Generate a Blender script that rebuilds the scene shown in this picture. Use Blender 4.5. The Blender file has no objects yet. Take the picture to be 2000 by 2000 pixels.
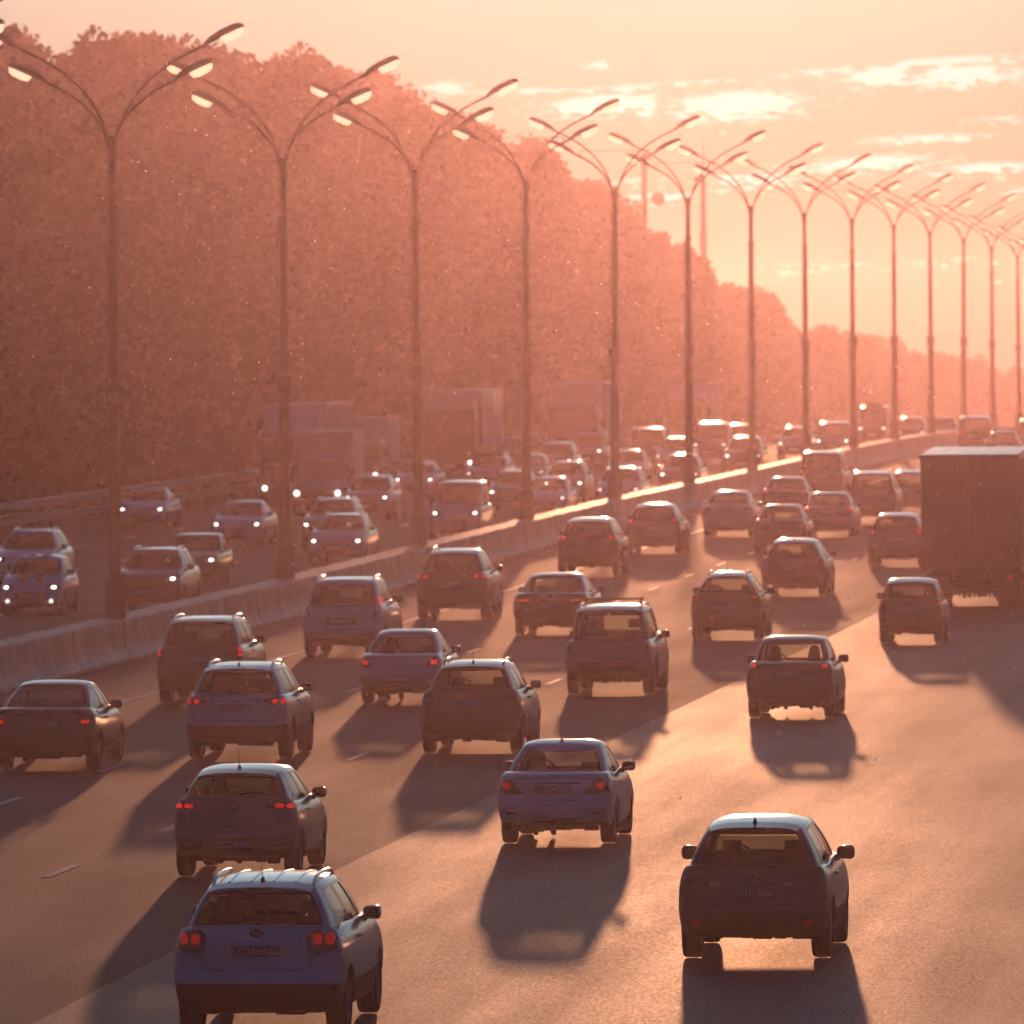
import bpy, bmesh, math, random
from mathutils import Vector, Matrix, noise
from mathutils.bvhtree import BVHTree
random.seed(11)
R = math.radians
scene = bpy.context.scene
col = scene.collection

# ------------------------------------------------------------------ camera
CAM_Z = 7.0
F_PX = 20000.0                     # focal length in pixels of the 2000 px photograph
YAW, PITCH, ROLL = R(5.66), math.atan(220 / F_PX), R(0.36)
cam_data = bpy.data.cameras.new('camera')
cam = bpy.data.objects.new('camera', cam_data)
col.objects.link(cam)
cam_data.sensor_width = 36.0
cam_data.lens = 36.0 * F_PX / 2000.0
cam_data.clip_start = 1.0
cam_data.clip_end = 12000.0
cam.matrix_world = (Matrix.Translation((0, 0, CAM_Z)) @ Matrix.Rotation(YAW, 4, 'Z')
                    @ Matrix.Rotation(math.pi / 2 - PITCH, 4, 'X') @ Matrix.Rotation(-ROLL, 4, 'Z'))
cam_data.dof.use_dof = True
cam_data.dof.focus_distance = 130.0
cam_data.dof.aperture_fstop = 5.6
scene.camera = cam

# ------------------------------------------------------------------ light
SUN_EL = R(3.55)
SUN_AZ = R(-4.7)                  # measured from the road's direction (+Y), negative = left of it
sun_dir = Vector((math.sin(SUN_AZ) * math.cos(SUN_EL), math.cos(SUN_AZ) * math.cos(SUN_EL), math.sin(SUN_EL)))
sd = bpy.data.lights.new('sun', 'SUN')
sd.energy = 2.0
sd.angle = R(0.53)
sd.color = (1.0, 0.43, 0.21)
sun = bpy.data.objects.new('sun', sd)
sun.rotation_euler = sun_dir.to_track_quat('Z', 'Y').to_euler()
sun.location = (0, 0, 60)
col.objects.link(sun)

world = bpy.data.worlds.new('World')
scene.world = world
world.use_nodes = True


def build_world():
    nt = world.node_tree
    nt.nodes.clear()
    N, Lk = nt.nodes.new, nt.links.new

    def math_(op, a, b=None, c=None, clamp=False):
        n = N('ShaderNodeMath'); n.operation = op; n.use_clamp = clamp
        for i, v in enumerate((a, b, c)):
            if v is None: continue
            if isinstance(v, (int, float)): n.inputs[i].default_value = v
            else: Lk(v, n.inputs[i])
        return n.outputs[0]
    out = N('ShaderNodeOutputWorld'); bg = N('ShaderNodeBackground')
    sky = N('ShaderNodeTexSky'); sky.sky_type = 'NISHITA'; sky.sun_disc = False
    sky.sun_elevation = SUN_EL
    sky.sun_rotation = SUN_AZ
    sky.altitude = 150; sky.air_density = 0.65; sky.dust_density = 6.2; sky.ozone_density = 5.0
    tc = N('ShaderNodeTexCoord')
    sep = N('ShaderNodeSeparateXYZ'); Lk(tc.outputs['Generated'], sep.inputs[0])
    dx, dy, dz = sep.outputs
    ysafe = math_('MAXIMUM', dy, 0.05)
    u = math_('DIVIDE', dx, ysafe)                       # tangent of the azimuth from the road
    v = math_('DIVIDE', dz, ysafe)                       # tangent of the elevation
    # wisps of backlit cloud: centre (u,v), half sizes, weight
    def dirpx(px, py):
        d = cam.matrix_world.to_3x3() @ Vector(((px - 1000) / F_PX, (1000 - py) / F_PX, -1))
        return d.x / d.y, d.z / d.y
    blobs = [(1180, 205, 105, 20, 1.3), (1440, 205, 120, 26, 1.3), (1290, 165, 300, 9, .75), (1000, 178, 150, 8, .8),
             (870, 172, 55, 18, .9), (1170, 127, 30, 14, .8), (1720, 150, 70, 20, 1.15), (1880, 148, 95, 19, 1.3),
             (1860, 118, 190, 9, 1.0), (1600, 140, 130, 9, .8), (1960, 232, 80, 7, .9), (1800, 270, 130, 9, 1.0),
             (1700, 318, 150, 18, 1.0), (1920, 328, 110, 14, 1.0), (1480, 350, 110, 22, .9), (1290, 385, 70, 16, .85),
             (1250, 352, 80, 9, .7), (1980, 370, 40, 8, .8), (1600, 520, 160, 14, .55), (1840, 510, 130, 14, .5),
             (1900, 548, 200, 8, .35), (1750, 630, 160, 7, .3), (700, 150, 40, 7, .4), (2250, 190, 150, 22, 1.1),
             (2350, 330, 180, 18, .9), (2500, 480, 250, 14, .6), (600, -60, 300, 24, .6), (1900, -120, 350, 25, .6)]
    comb = N('ShaderNodeCombineXYZ'); Lk(math_('MULTIPLY', u, 520.0), comb.inputs[0]); Lk(math_('MULTIPLY', v, 2100.0), comb.inputs[1])
    nz = N('ShaderNodeTexNoise'); nz.inputs['Scale'].default_value = 1.0; nz.inputs['Detail'].default_value = 8
    nz.inputs['Roughness'].default_value = 0.66
    Lk(comb.outputs[0], nz.inputs['Vector'])
    nfac = math_('SUBTRACT', nz.outputs['Fac'], 0.5)
    wob = math_('MULTIPLY', nfac, 0.0024)
    vw = math_('ADD', v, wob)
    field = None
    for (px, py, rx, ry, wt) in blobs:
        cu, cv = dirpx(px, py)
        a = math_('MULTIPLY', math_('SUBTRACT', u, cu), F_PX / rx)
        tilt = math_('MULTIPLY_ADD', math_('SUBTRACT', u, cu), -0.045, vw)
        b = math_('MULTIPLY', math_('SUBTRACT', tilt, cv), F_PX / ry)
        r2 = math_('ADD', math_('MULTIPLY', a, a), math_('MULTIPLY', b, b))
        g = math_('MULTIPLY', math_('DIVIDE', 1.0, math_('ADD', 1.0, r2)), wt)
        field = g if field is None else math_('MAXIMUM', field, g)
    fld = math_('MULTIPLY_ADD', nfac, 2.4, field)
    mr = N('ShaderNodeMapRange'); mr.interpolation_type = 'SMOOTHSTEP'
    Lk(fld, mr.inputs['Value']); mr.inputs['From Min'].default_value = 0.45; mr.inputs['From Max'].default_value = 0.95
    front = math_('GREATER_THAN', dy, 0.2)
    mask = math_('MULTIPLY', mr.outputs[0], front)
    tint = N('ShaderNodeMix'); tint.data_type = 'RGBA'; tint.blend_type = 'MULTIPLY'; tint.inputs['Factor'].default_value = 1.0
    Lk(sky.outputs[0], tint.inputs['A']); tint.inputs['B'].default_value = SKY_TINT
    mix = N('ShaderNodeMix'); mix.data_type = 'RGBA'
    Lk(math_('MULTIPLY', mask, 0.85), mix.inputs['Factor'])
    Lk(tint.outputs['Result'], mix.inputs['A']); mix.inputs['B'].default_value = CLOUD_COL
    Lk(mix.outputs['Result'], bg.inputs['Color'])
    bg.inputs['Strength'].default_value = SKY_STRENGTH
    Lk(bg.outputs[0], out.inputs['Surface'])


SKY_STRENGTH = 0.135
SKY_TINT = (1.0, 1.06, 0.94, 1)
CLOUD_COL = (10.0, 10.0, 9.0, 1)
build_world()
vs = scene.view_settings
scene.display_settings.display_device = 'sRGB'
vs.view_transform = 'Standard'
vs.look = 'None'
vs.exposure = -0.78
vs.gamma = 1.0
vs.use_curve_mapping = False
cy = scene.cycles
scene.render.engine = 'CYCLES'
cy.use_denoising = True
cy.max_bounces = 8
cy.diffuse_bounces = 2
cy.glossy_bounces = 3
cy.transmission_bounces = 4
cy.transparent_max_bounces = 24
cy.volume_bounces = 1
cy.caustics_reflective = False
cy.caustics_refractive = False
cy.sample_clamp_indirect = 6.0

# ------------------------------------------------------------------ terrain profile and pixel -> place
PROF = [(-400, 9.6), (0, 9.0), (60, 7.8), (100, 7.02), (120, 6.70), (150, 6.38), (200, 5.98), (250, 5.55), (300, 4.98), (350, 4.42),
        (400, 3.98), (450, 3.52), (500, 3.10), (560, 2.80), (620, 2.78), (700, 3.25), (800, 4.6), (900, 6.4),
        (1000, 8.4), (1200, 12.0), (1600, 18.0), (2400, 21.0), (6000, 23.0)]


def gz(y):
    """height of the road surface at distance y along the road"""
    P = PROF
    if y <= P[0][0]: return CAM_Z - P[0][1]
    for i in range(len(P) - 1):
        if y <= P[i + 1][0]:
            x0, d0 = P[i]; x1, d1 = P[i + 1]
            def slope(k):
                if k <= 0 or k >= len(P) - 1: return 0.0
                return (P[k + 1][1] - P[k - 1][1]) / (P[k + 1][0] - P[k - 1][0])
            h = x1 - x0; t = (y - x0) / h
            m0, m1 = slope(i) * h, slope(i + 1) * h
            d = ((2 * t**3 - 3 * t**2 + 1) * d0 + (t**3 - 2 * t**2 + t) * m0 + (-2 * t**3 + 3 * t**2) * d1 + (t**3 - t**2) * m1)
            return CAM_Z - d
    return CAM_Z - P[-1][1]


def gslope(y):
    return (gz(y + 2) - gz(y - 2)) / 4


def ray(px, py):
    return (cam.matrix_world.to_3x3() @ Vector(((px - 1000) / F_PX, (1000 - py) / F_PX, -1))).normalized()


def at(px, py):
    """point of the road surface seen at photo pixel (px, py)"""
    d = ray(px, py)
    t = 60.0
    while t < 900:
        p = d * t
        if CAM_Z + p.z <= gz(p.y):
            break
        t += 0.25
    p = d * t
    return p.x, p.y


def pixel(x, y, z):
    p = cam.matrix_world.inverted() @ Vector((x, y, z))
    return 1000 + F_PX * p.x / -p.z, 1000 - F_PX * p.y / -p.z

# ------------------------------------------------------------------ materials
MATS = {}


def mat(name, color, rough=0.5, metal=0.0, spec=0.5, emit=None, estr=0.0, coat=0.0, var=0.0, vscale=5.0, bump=0.0, bscale=40.0, trans=0.0):
    if name in MATS: return MATS[name]
    m = bpy.data.materials.new(name); m.use_nodes = True
    nt = m.node_tree; b = nt.nodes['Principled BSDF']
    b.inputs['Base Color'].default_value = (*color, 1)
    b.inputs['Roughness'].default_value = rough
    b.inputs['Metallic'].default_value = metal
    b.inputs['Specular IOR Level'].default_value = spec
    b.inputs['Coat Weight'].default_value = coat
    b.inputs['Coat Roughness'].default_value = 0.10
    if emit:
        b.inputs['Emission Color'].default_value = (*emit, 1)
        b.inputs['Emission Strength'].default_value = estr
        if emit[1] < .1:            # lamp optics: small bright cells
            tc_ = nt.nodes.new('ShaderNodeTexCoord'); vo = nt.nodes.new('ShaderNodeTexVoronoi'); vo.inputs['Scale'].default_value = 34.0
            nt.links.new(tc_.outputs['Object'], vo.inputs['Vector'])
            me_ = nt.nodes.new('ShaderNodeMapRange'); me_.inputs['From Max'].default_value = .75
            me_.inputs['To Min'].default_value = estr * 1.7; me_.inputs['To Max'].default_value = estr * .25
            nt.links.new(vo.outputs['Distance'], me_.inputs['Value']); nt.links.new(me_.outputs[0], b.inputs['Emission Strength'])
    if var or bump:
        tc = nt.nodes.new('ShaderNodeTexCoord')
        n = nt.nodes.new('ShaderNodeTexNoise'); n.inputs['Scale'].default_value = vscale; n.inputs['Detail'].default_value = 5
        nt.links.new(tc.outputs['Object'], n.inputs['Vector'])
        if var:
            r = nt.nodes.new('ShaderNodeMapRange')
            r.inputs['From Min'].default_value = .3; r.inputs['From Max'].default_value = .7
            r.inputs['To Min'].default_value = 1 - var; r.inputs['To Max'].default_value = 1 + var
            nt.links.new(n.outputs['Fac'], r.inputs['Value'])
            mx = nt.nodes.new('ShaderNodeVectorMath'); mx.operation = 'SCALE'
            mx.inputs[0].default_value = color
            nt.links.new(r.outputs[0], mx.inputs['Scale'])
            nt.links.new(mx.outputs[0], b.inputs['Base Color'])
            r2 = nt.nodes.new('ShaderNodeMapRange')
            r2.inputs['To Min'].default_value = max(.02, rough * .75); r2.inputs['To Max'].default_value = min(1, rough * 1.35)
            nt.links.new(n.outputs['Fac'], r2.inputs['Value']); nt.links.new(r2.outputs[0], b.inputs['Roughness'])
        if bump:
            n2 = nt.nodes.new('ShaderNodeTexNoise'); n2.inputs['Scale'].default_value = bscale; n2.inputs['Detail'].default_value = 4
            nt.links.new(tc.outputs['Object'], n2.inputs['Vector'])
            bp = nt.nodes.new('ShaderNodeBump'); bp.inputs['Strength'].default_value = bump; bp.inputs['Distance'].default_value = 0.02
            nt.links.new(n2.outputs['Fac'], bp.inputs['Height']); nt.links.new(bp.outputs[0], b.inputs['Normal'])
    MATS[name] = m
    return m


def glass_mat(name, tint, gloss=1.0):
    if name in MATS: return MATS[name]
    m = bpy.data.materials.new(name); m.use_nodes = True
    nt = m.node_tree; nt.nodes.clear()
    o = nt.nodes.new('ShaderNodeOutputMaterial'); mix = nt.nodes.new('ShaderNodeMixShader')
    t = nt.nodes.new('ShaderNodeBsdfTransparent'); t.inputs[0].default_value = (*tint, 1)
    g = nt.nodes.new('ShaderNodeBsdfGlossy'); g.inputs['Roughness'].default_value = 0.03
    tcn = nt.nodes.new('ShaderNodeTexCoord'); nz = nt.nodes.new('ShaderNodeTexNoise'); nz.inputs['Scale'].default_value = 3.0
    nt.links.new(tcn.outputs['Object'], nz.inputs['Vector'])
    mr = nt.nodes.new('ShaderNodeMapRange'); mr.inputs['To Min'].default_value = .02; mr.inputs['To Max'].default_value = .09
    nt.links.new(nz.outputs['Fac'], mr.inputs['Value']); nt.links.new(mr.outputs[0], g.inputs['Roughness'])
    f = nt.nodes.new('ShaderNodeFresnel'); f.inputs['IOR'].default_value = 1.5
    ge = nt.nodes.new('ShaderNodeNewGeometry'); io = nt.nodes.new('ShaderNodeMapRange')       # thin pane: same reflectance from both sides
    io.inputs['To Min'].default_value = 1.5; io.inputs['To Max'].default_value = 1 / 1.5
    nt.links.new(ge.outputs['Backfacing'], io.inputs['Value']); nt.links.new(io.outputs[0], f.inputs['IOR'])
    nt.links.new(f.outputs[0], mix.inputs[0]); nt.links.new(t.outputs[0], mix.inputs[1]); nt.links.new(g.outputs[0], mix.inputs[2])
    nt.links.new(mix.outputs[0], o.inputs['Surface'])
    MATS[name] = m
    return m


def translucent_mat(name, color, tcol, fac=0.6, rough=0.6):
    if name in MATS: return MATS[name]
    m = bpy.data.materials.new(name); m.use_nodes = True
    nt = m.node_tree; nt.nodes.clear()
    o = nt.nodes.new('ShaderNodeOutputMaterial'); mix = nt.nodes.new('ShaderNodeMixShader'); mix.inputs[0].default_value = fac
    b = nt.nodes.new('ShaderNodeBsdfPrincipled'); b.inputs['Base Color'].default_value = (*color, 1); b.inputs['Roughness'].default_value = rough; b.inputs['Specular IOR Level'].default_value = .1
    t = nt.nodes.new('ShaderNodeBsdfTranslucent')
    oi = nt.nodes.new('ShaderNodeTexCoord'); nz = nt.nodes.new('ShaderNodeTexNoise'); nz.inputs['Scale'].default_value = .7; nz.inputs['Detail'].default_value = 3
    nt.links.new(oi.outputs['Object'], nz.inputs['Vector'])
    for node, c in ((b.inputs['Base Color'], color), (t.inputs[0], tcol)):
        sc = nt.nodes.new('ShaderNodeVectorMath'); sc.operation = 'SCALE'; sc.inputs[0].default_value = c
        mr = nt.nodes.new('ShaderNodeMapRange'); mr.inputs['From Min'].default_value = .3; mr.inputs['From Max'].default_value = .7
        mr.inputs['To Min'].default_value = .65; mr.inputs['To Max'].default_value = 1.3
        nt.links.new(nz.outputs['Fac'], mr.inputs['Value']); nt.links.new(mr.outputs[0], sc.inputs['Scale']); nt.links.new(sc.outputs[0], node)
    nt.links.new(b.outputs[0], mix.inputs[1]); nt.links.new(t.outputs[0], mix.inputs[2]); nt.links.new(mix.outputs[0], o.inputs['Surface'])
    MATS[name] = m
    return m


def asphalt_mat(name, base, rough, grain, bump, patch):
    m = bpy.data.materials.new(name); m.use_nodes = True
    nt = m.node_tree; b = nt.nodes['Principled BSDF']
    N, Lk = nt.nodes.new, nt.links.new
    tc = N('ShaderNodeTexCoord')
    def nz(scale, detail, sx=1, sy=1, rough_=.55):
        mp = N('ShaderNodeMapping'); mp.inputs['Scale'].default_value = (sx, sy, 1); Lk(tc.outputs['Object'], mp.inputs['Vector'])
        n = N('ShaderNodeTexNoise'); n.inputs['Scale'].default_value = scale; n.inputs['Detail'].default_value = detail
        n.inputs['Roughness'].default_value = rough_
        Lk(mp.outputs[0], n.inputs['Vector']); return n.outputs['Fac']
    def rng(v, a, c, lo=.3, hi=.7):
        r = N('ShaderNodeMapRange'); r.inputs['From Min'].default_value = lo; r.inputs['From Max'].default_value = hi
        r.inputs['To Min'].default_value = a; r.inputs['To Max'].default_value = c; Lk(v, r.inputs['Value']); return r.outputs[0]
    def mul(a, c):
        n = N('ShaderNodeMath'); n.operation = 'MULTIPLY'; Lk(a, n.inputs[0]); Lk(c, n.inputs[1]); return n.outputs[0]
    streak = nz(1.0, 4, 1.1, 0.03)          # wheel tracks and oil along the lanes
    blot = nz(.35, 5, 1, .25)
    fine = nz(1.0, 5, grain, grain * .16, .75)          # aggregate, drawn out along the lane by wear
    f = mul(mul(rng(streak, .82, 1.18), rng(blot, 1 - patch, 1 + patch)), rng(fine, .45, 1.6))
    sc = N('ShaderNodeVectorMath'); sc.operation = 'SCALE'; sc.inputs[0].default_value = base; Lk(f, sc.inputs['Scale'])
    Lk(sc.outputs[0], b.inputs['Base Color'])
    rr = mul(rng(fine, 1.12, .88), mul(rng(streak, rough * 1.05, rough * .95), rng(blot, 1.04, .96)))
    Lk(rr, b.inputs['Roughness'])
    b.inputs['Specular IOR Level'].default_value = .5
    bp = N('ShaderNodeBump'); bp.inputs['Strength'].default_value = bump; bp.inputs['Distance'].default_value = .012
    Lk(fine, bp.inputs['Height']); Lk(bp.outputs[0], b.inputs['Normal'])
    MATS[name] = m
    return m

# ------------------------------------------------------------------ mesh helpers
class MB:
    def __init__(self): self.v = []; self.f = []
    def add(self, verts, faces):
        o = len(self.v); self.v += [tuple(p) for p in verts]; self.f += [tuple(i + o for i in q) for q in faces]; return self
    def box(self, c, s, rot=None, taper=None):
        x, y, z = (k / 2 for k in s); P = []
        for dz in (-1, 1):
            tx, ty = (taper if (taper and dz > 0) else (1, 1))
            for dx, dy in ((-1, -1), (1, -1), (1, 1), (-1, 1)):
                p = Vector((dx * x * tx, dy * y * ty, dz * z))
                if rot is not None: p = rot @ p
                P.append(p + Vector(c))
        return self.add(P, [(3, 2, 1, 0), (4, 5, 6, 7), (0, 1, 5, 4), (1, 2, 6, 5), (2, 3, 7, 6), (3, 0, 4, 7)])
    def tube(self, pts, rad, seg=8, caps=True, squash=None):
        pts = [Vector(p) for p in pts]
        if not hasattr(rad, '__len__'): rad = [rad] * len(pts)
        P = []; F = []; up = None
        for i, p in enumerate(pts):
            t = (pts[min(i + 1, len(pts) - 1)] - pts[max(i - 1, 0)]).normalized()
            if up is None: up = Vector((0, 0, 1)) if abs(t.z) < .9 else Vector((1, 0, 0))
            a = t.cross(up).normalized(); up = a.cross(t).normalized()
            for k in range(seg):
                an = 2 * math.pi * k / seg
                s1, s2 = squash if squash else (1, 1)
                P.append(p + a * math.cos(an) * rad[i] * s1 + up * math.sin(an) * rad[i] * s2)
        for i in range(len(pts) - 1):
            for k in range(seg):
                k2 = (k + 1) % seg
                F.append((i * seg + k, i * seg + k2, (i + 1) * seg + k2, (i + 1) * seg + k))
        if caps:
            F.append(tuple(range(seg - 1, -1, -1))); F.append(tuple((len(pts) - 1) * seg + k for k in range(seg)))
        return self.add(P, F)
    def lathe(self, prof, seg=24, axis='z', o=(0, 0, 0)):
        P = []; F = []; n = len(prof)
        for k in range(seg):
            a = 2 * math.pi * k / seg
            for r, h in prof:
                if axis == 'z': p = (r * math.cos(a), r * math.sin(a), h)
                else: p = (h, r * math.cos(a), r * math.sin(a))
                P.append((p[0] + o[0], p[1] + o[1], p[2] + o[2]))
        for k in range(seg):
            k2 = (k + 1) % seg
            for i in range(n - 1):
                F.append((k * n + i, k2 * n + i, k2 * n + i + 1, k * n + i + 1))
        return self.add(P, F)
    def prism(self, poly, y0, y1):
        """poly of (x,z) extruded along y"""
        n = len(poly)
        P = [(x, y0, z) for x, z in poly] + [(x, y1, z) for x, z in poly]
        F = [tuple(range(n)), tuple(range(2 * n - 1, n - 1, -1))] + [(i, i + n, (i + 1) % n + n, (i + 1) % n) for i in range(n)]
        return self.add(P, F)
    def mesh(self, name, m=None, smooth=None):
        me = bpy.data.meshes.new(name)
        me.from_pydata(self.v, [], self.f)
        if m: me.materials.append(m)
        bm = bmesh.new(); bm.from_mesh(me); bmesh.ops.recalc_face_normals(bm, faces=bm.faces); bm.to_mesh(me); bm.free()
        if smooth is not None:
            me.polygons.foreach_set('use_smooth', [True] * len(me.polygons))
            if smooth < 180: me.set_sharp_from_angle(angle=R(smooth))
        return me
    def build(self, name, m, parent=None, smooth=None, loc=None):
        return link(name, self.mesh(name, m, smooth), parent, loc)


def link(name, data, parent=None, loc=None):
    o = bpy.data.objects.new(name, data); col.objects.link(o)
    if parent: o.parent = parent
    if loc: o.location = loc
    return o


def tag(o, label=None, cat=None, group=None, kind=None):
    if label: o['label'] = label
    if cat: o['category'] = cat
    if group: o['group'] = group
    if kind: o['kind'] = kind
    return o


def empty(name, loc=(0, 0, 0), rz=0.0):
    o = bpy.data.objects.new(name, None); col.objects.link(o); o.location = loc; o.rotation_euler = (0, 0, rz); o.empty_display_size = .2
    return o


def copy_tree(o, parent=None):
    c = o.copy(); col.objects.link(c); c.parent = parent
    for ch in o.children: copy_tree(ch, c)
    return c

# ------------------------------------------------------------------ ground, carriageways, markings
BAR_X = -31.5
YS = [-300, -200, -100] + [i * 4 for i in range(0, 240)] + [960 + 20 * i for i in range(0, 22)]


def sheet(name, x0, x1, dz, m, ya=-300, yb=1400, nx=1, und=0.0):
    ys = [ya] + [y for y in YS if ya < y < yb] + [yb]
    V = []; Fc = []
    for y in ys:
        for i in range(nx + 1):
            x = x0 + (x1 - x0) * i / nx
            V.append((x, y, gz(y) + dz))
    w = nx + 1
    for a in range(len(ys) - 1):
        for i in range(nx):
            Fc.append((a * w + i, a * w + i + 1, (a + 1) * w + i + 1, (a + 1) * w + i))
    me = bpy.data.meshes.new(name); me.from_pydata(V, [], Fc); me.materials.append(m)
    me.polygons.foreach_set('use_smooth', [True] * len(me.polygons))
    o = link(name, me)
    return o


grass_m = mat('grass_soil', (.05, .06, .025), .9, var=.5, vscale=.6, bump=.8, bscale=6)
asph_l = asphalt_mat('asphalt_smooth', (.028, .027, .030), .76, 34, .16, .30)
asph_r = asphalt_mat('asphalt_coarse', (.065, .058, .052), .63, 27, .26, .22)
paint_m = mat('road_paint', (.55, .54, .50), .55, var=.35, vscale=9, bump=.4, bscale=50)
conc_m = None
tag(sheet('ground', -900, 900, -.06, grass_m, nx=2), 'dark grassy ground beside the motorway', 'ground', kind='structure')
SEAM = -16.35
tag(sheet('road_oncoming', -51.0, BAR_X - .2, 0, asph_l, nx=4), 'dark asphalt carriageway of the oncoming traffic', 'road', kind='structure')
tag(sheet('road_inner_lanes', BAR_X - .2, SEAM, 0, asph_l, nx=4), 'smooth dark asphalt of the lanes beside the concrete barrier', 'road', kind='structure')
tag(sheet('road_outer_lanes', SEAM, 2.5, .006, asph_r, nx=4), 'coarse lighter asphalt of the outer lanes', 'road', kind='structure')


def dash(x, y0, y1, w=.13):
    n = max(1, int((y1 - y0) / 2)); V = []; Fc = []
    for i in range(n + 1):
        y = y0 + (y1 - y0) * i / n
        V += [(x - w / 2, y, gz(y) + .010), (x + w / 2, y, gz(y) + .010)]
        if i: Fc.append((2 * i - 2, 2 * i - 1, 2 * i + 1, 2 * i))
    return V, Fc


def lane_line(x, ya, yb, name, label, dl=3.0, gap=9.0, off=0.0):
    """broken line: an empty with each painted dash its own piece"""
    e = empty(name, (0, 0, 0)); tag(e, label, 'lane marking', 'broken lane lines painted on the motorway', 'structure')
    y = ya + off
    while y < yb:
        V, Fc = dash(x, y, min(y + dl, yb))
        me = bpy.data.meshes.new('dash'); me.from_pydata(V, [], Fc); me.materials.append(paint_m)
        link('dash', me, e)
        y += dl + gap


def solid_line(x, ya, yb, name, label, w=.15):
    V, Fc = dash(x, ya, yb, w)
    me = bpy.data.meshes.new(name); me.from_pydata(V, [], Fc); me.materials.append(paint_m)
    tag(link(name, me), label, 'lane marking', None, 'structure')


_, yd = at(160, 1703)
off0 = (yd - 1.5) % 12
lane_line(-20.15, 96, 640, 'lane_line', 'broken white lane line between the middle lanes on smooth asphalt', off=off0)
_, yd = at(217, 1501)
lane_line(-23.85, 96, 640, 'lane_line', 'broken white lane line one lane in from the concrete barrier', off=(yd - 1.5) % 12)
solid_line(-27.75, 90, 640, 'edge_line', 'solid white edge line beside the concrete barrier', .18)
solid_line(-35.2, 90, 640, 'edge_line', 'solid white edge line beyond the barrier on the oncoming side', .16)
_, yd = at(139, 1218)
for k, x in enumerate((-38.95, -42.7, -46.4)):
    lane_line(x, 150, 640, 'lane_line', ['broken lane line of the oncoming side, first from the barrier',
              'broken lane line of the oncoming side, second from the barrier',
              'broken lane line of the oncoming side, nearest the guardrail'][k], off=(yd - 1.5 + 4 * k) % 12)

# ------------------------------------------------------------------ concrete barrier in pieces
def concrete():
    m = bpy.data.materials.new('barrier_concrete'); m.use_nodes = True
    nt = m.node_tree; b = nt.nodes['Principled BSDF']; N, Lk = nt.nodes.new, nt.links.new
    tc = N('ShaderNodeTexCoord'); oi = N('ShaderNodeObjectInfo')
    addv = N('ShaderNodeVectorMath'); addv.operation = 'ADD'; Lk(tc.outputs['Object'], addv.inputs[0])
    rv = N('ShaderNodeVectorMath'); rv.operation = 'SCALE'; rv.inputs[0].default_value = (17, 31, 7); Lk(oi.outputs['Random'], rv.inputs['Scale']); Lk(rv.outputs[0], addv.inputs[1])
    def nz(scale, sx, sy, sz, d=5):
        mp = N('ShaderNodeMapping'); mp.inputs['Scale'].default_value = (sx, sy, sz); Lk(addv.outputs[0], mp.inputs['Vector'])
        n = N('ShaderNodeTexNoise'); n.inputs['Scale'].default_value = scale; n.inputs['Detail'].default_value = d; Lk(mp.outputs[0], n.inputs['Vector']); return n.outputs['Fac']
    drip = nz(2.2, 1, 1.0, .10); blot = nz(1.6, 1, 1, 1); fine = nz(30, 1, 1, 1)
    def rng(v, a, c):
        r = N('ShaderNodeMapRange'); r.inputs['From Min'].default_value = .35; r.inputs['From Max'].default_value = .65
        r.inputs['To Min'].default_value = a; r.inputs['To Max'].default_value = c; Lk(v, r.inputs['Value']); return r.outputs[0]
    def mul(a, c):
        n = N('ShaderNodeMath'); n.operation = 'MULTIPLY'; Lk(a, n.inputs[0]); Lk(c, n.inputs[1]); return n.outputs[0]
    f = mul(mul(rng(drip, .68, 1.10), rng(blot, .75, 1.15)), rng(fine, .9, 1.1))
    sc = N('ShaderNodeVectorMath'); sc.operation = 'SCALE'; sc.inputs[0].default_value = (.30, .275, .25); Lk(f, sc.inputs['Scale'])
    Lk(sc.outputs[0], b.inputs['Base Color']); b.inputs['Roughness'].default_value = .5
    bp = N('ShaderNodeBump'); bp.inputs['Strength'].default_value = .6; bp.inputs['Distance'].default_value = .02
    Lk(nz(14, 1, 1, 1), bp.inputs['Height']); Lk(bp.outputs[0], b.inputs['Normal'])
    return m


conc_m = concrete()
SEG = 3.96
half = [(.62, 0), (.62, .10), (.56, .16), (.48, .26), (.43, .40), (.40, .62), (.385, .90), (.365, .94)]
prof = [(-x, z) for x, z in half] + [(x, z) for x, z in reversed(half)]
seg_meshes = []
rs = random.Random(5)
for k in range(4):
    b = MB(); n = len(prof); steps = 4
    P = []
    for i in range(steps + 1):
        y = SEG * i / steps
        for (x, z) in prof:
            j = rs.uniform(-.004, .004) if z > .85 else 0
            P.append((x + j, y, z - .03 + (rs.uniform(-.012, .010) if z > .85 else 0)))
    F_ = []
    for i in range(steps):
        for j in range(n - 1):
            F_.append((i * n + j, i * n + j + 1, (i + 1) * n + j + 1, (i + 1) * n + j))
    F_.append(tuple(range(n))); F_.append(tuple(steps * n + j for j in range(n)))
    b.add(P, F_)
    seg_meshes.append(b.mesh('barrier_segment', conc_m, 35))
barrier = empty('concrete_barrier', (BAR_X, 150, gz(150)))
tag(barrier, 'long weathered concrete barrier with flared foot dividing the two carriageways', 'barrier')
y = 150.0; k = 0
while y < 690:
    o = link('barrier_segment', seg_meshes[rs.randrange(4)], barrier)
    o.location = (rs.uniform(-.012, .012), y - 150, gz(y) - gz(150) + rs.uniform(-.006, .006))
    o.rotation_euler = (math.atan((gz(y + SEG) - gz(y)) / SEG), 0, rs.uniform(-.0015, .0015))
    y += 4.0
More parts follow.
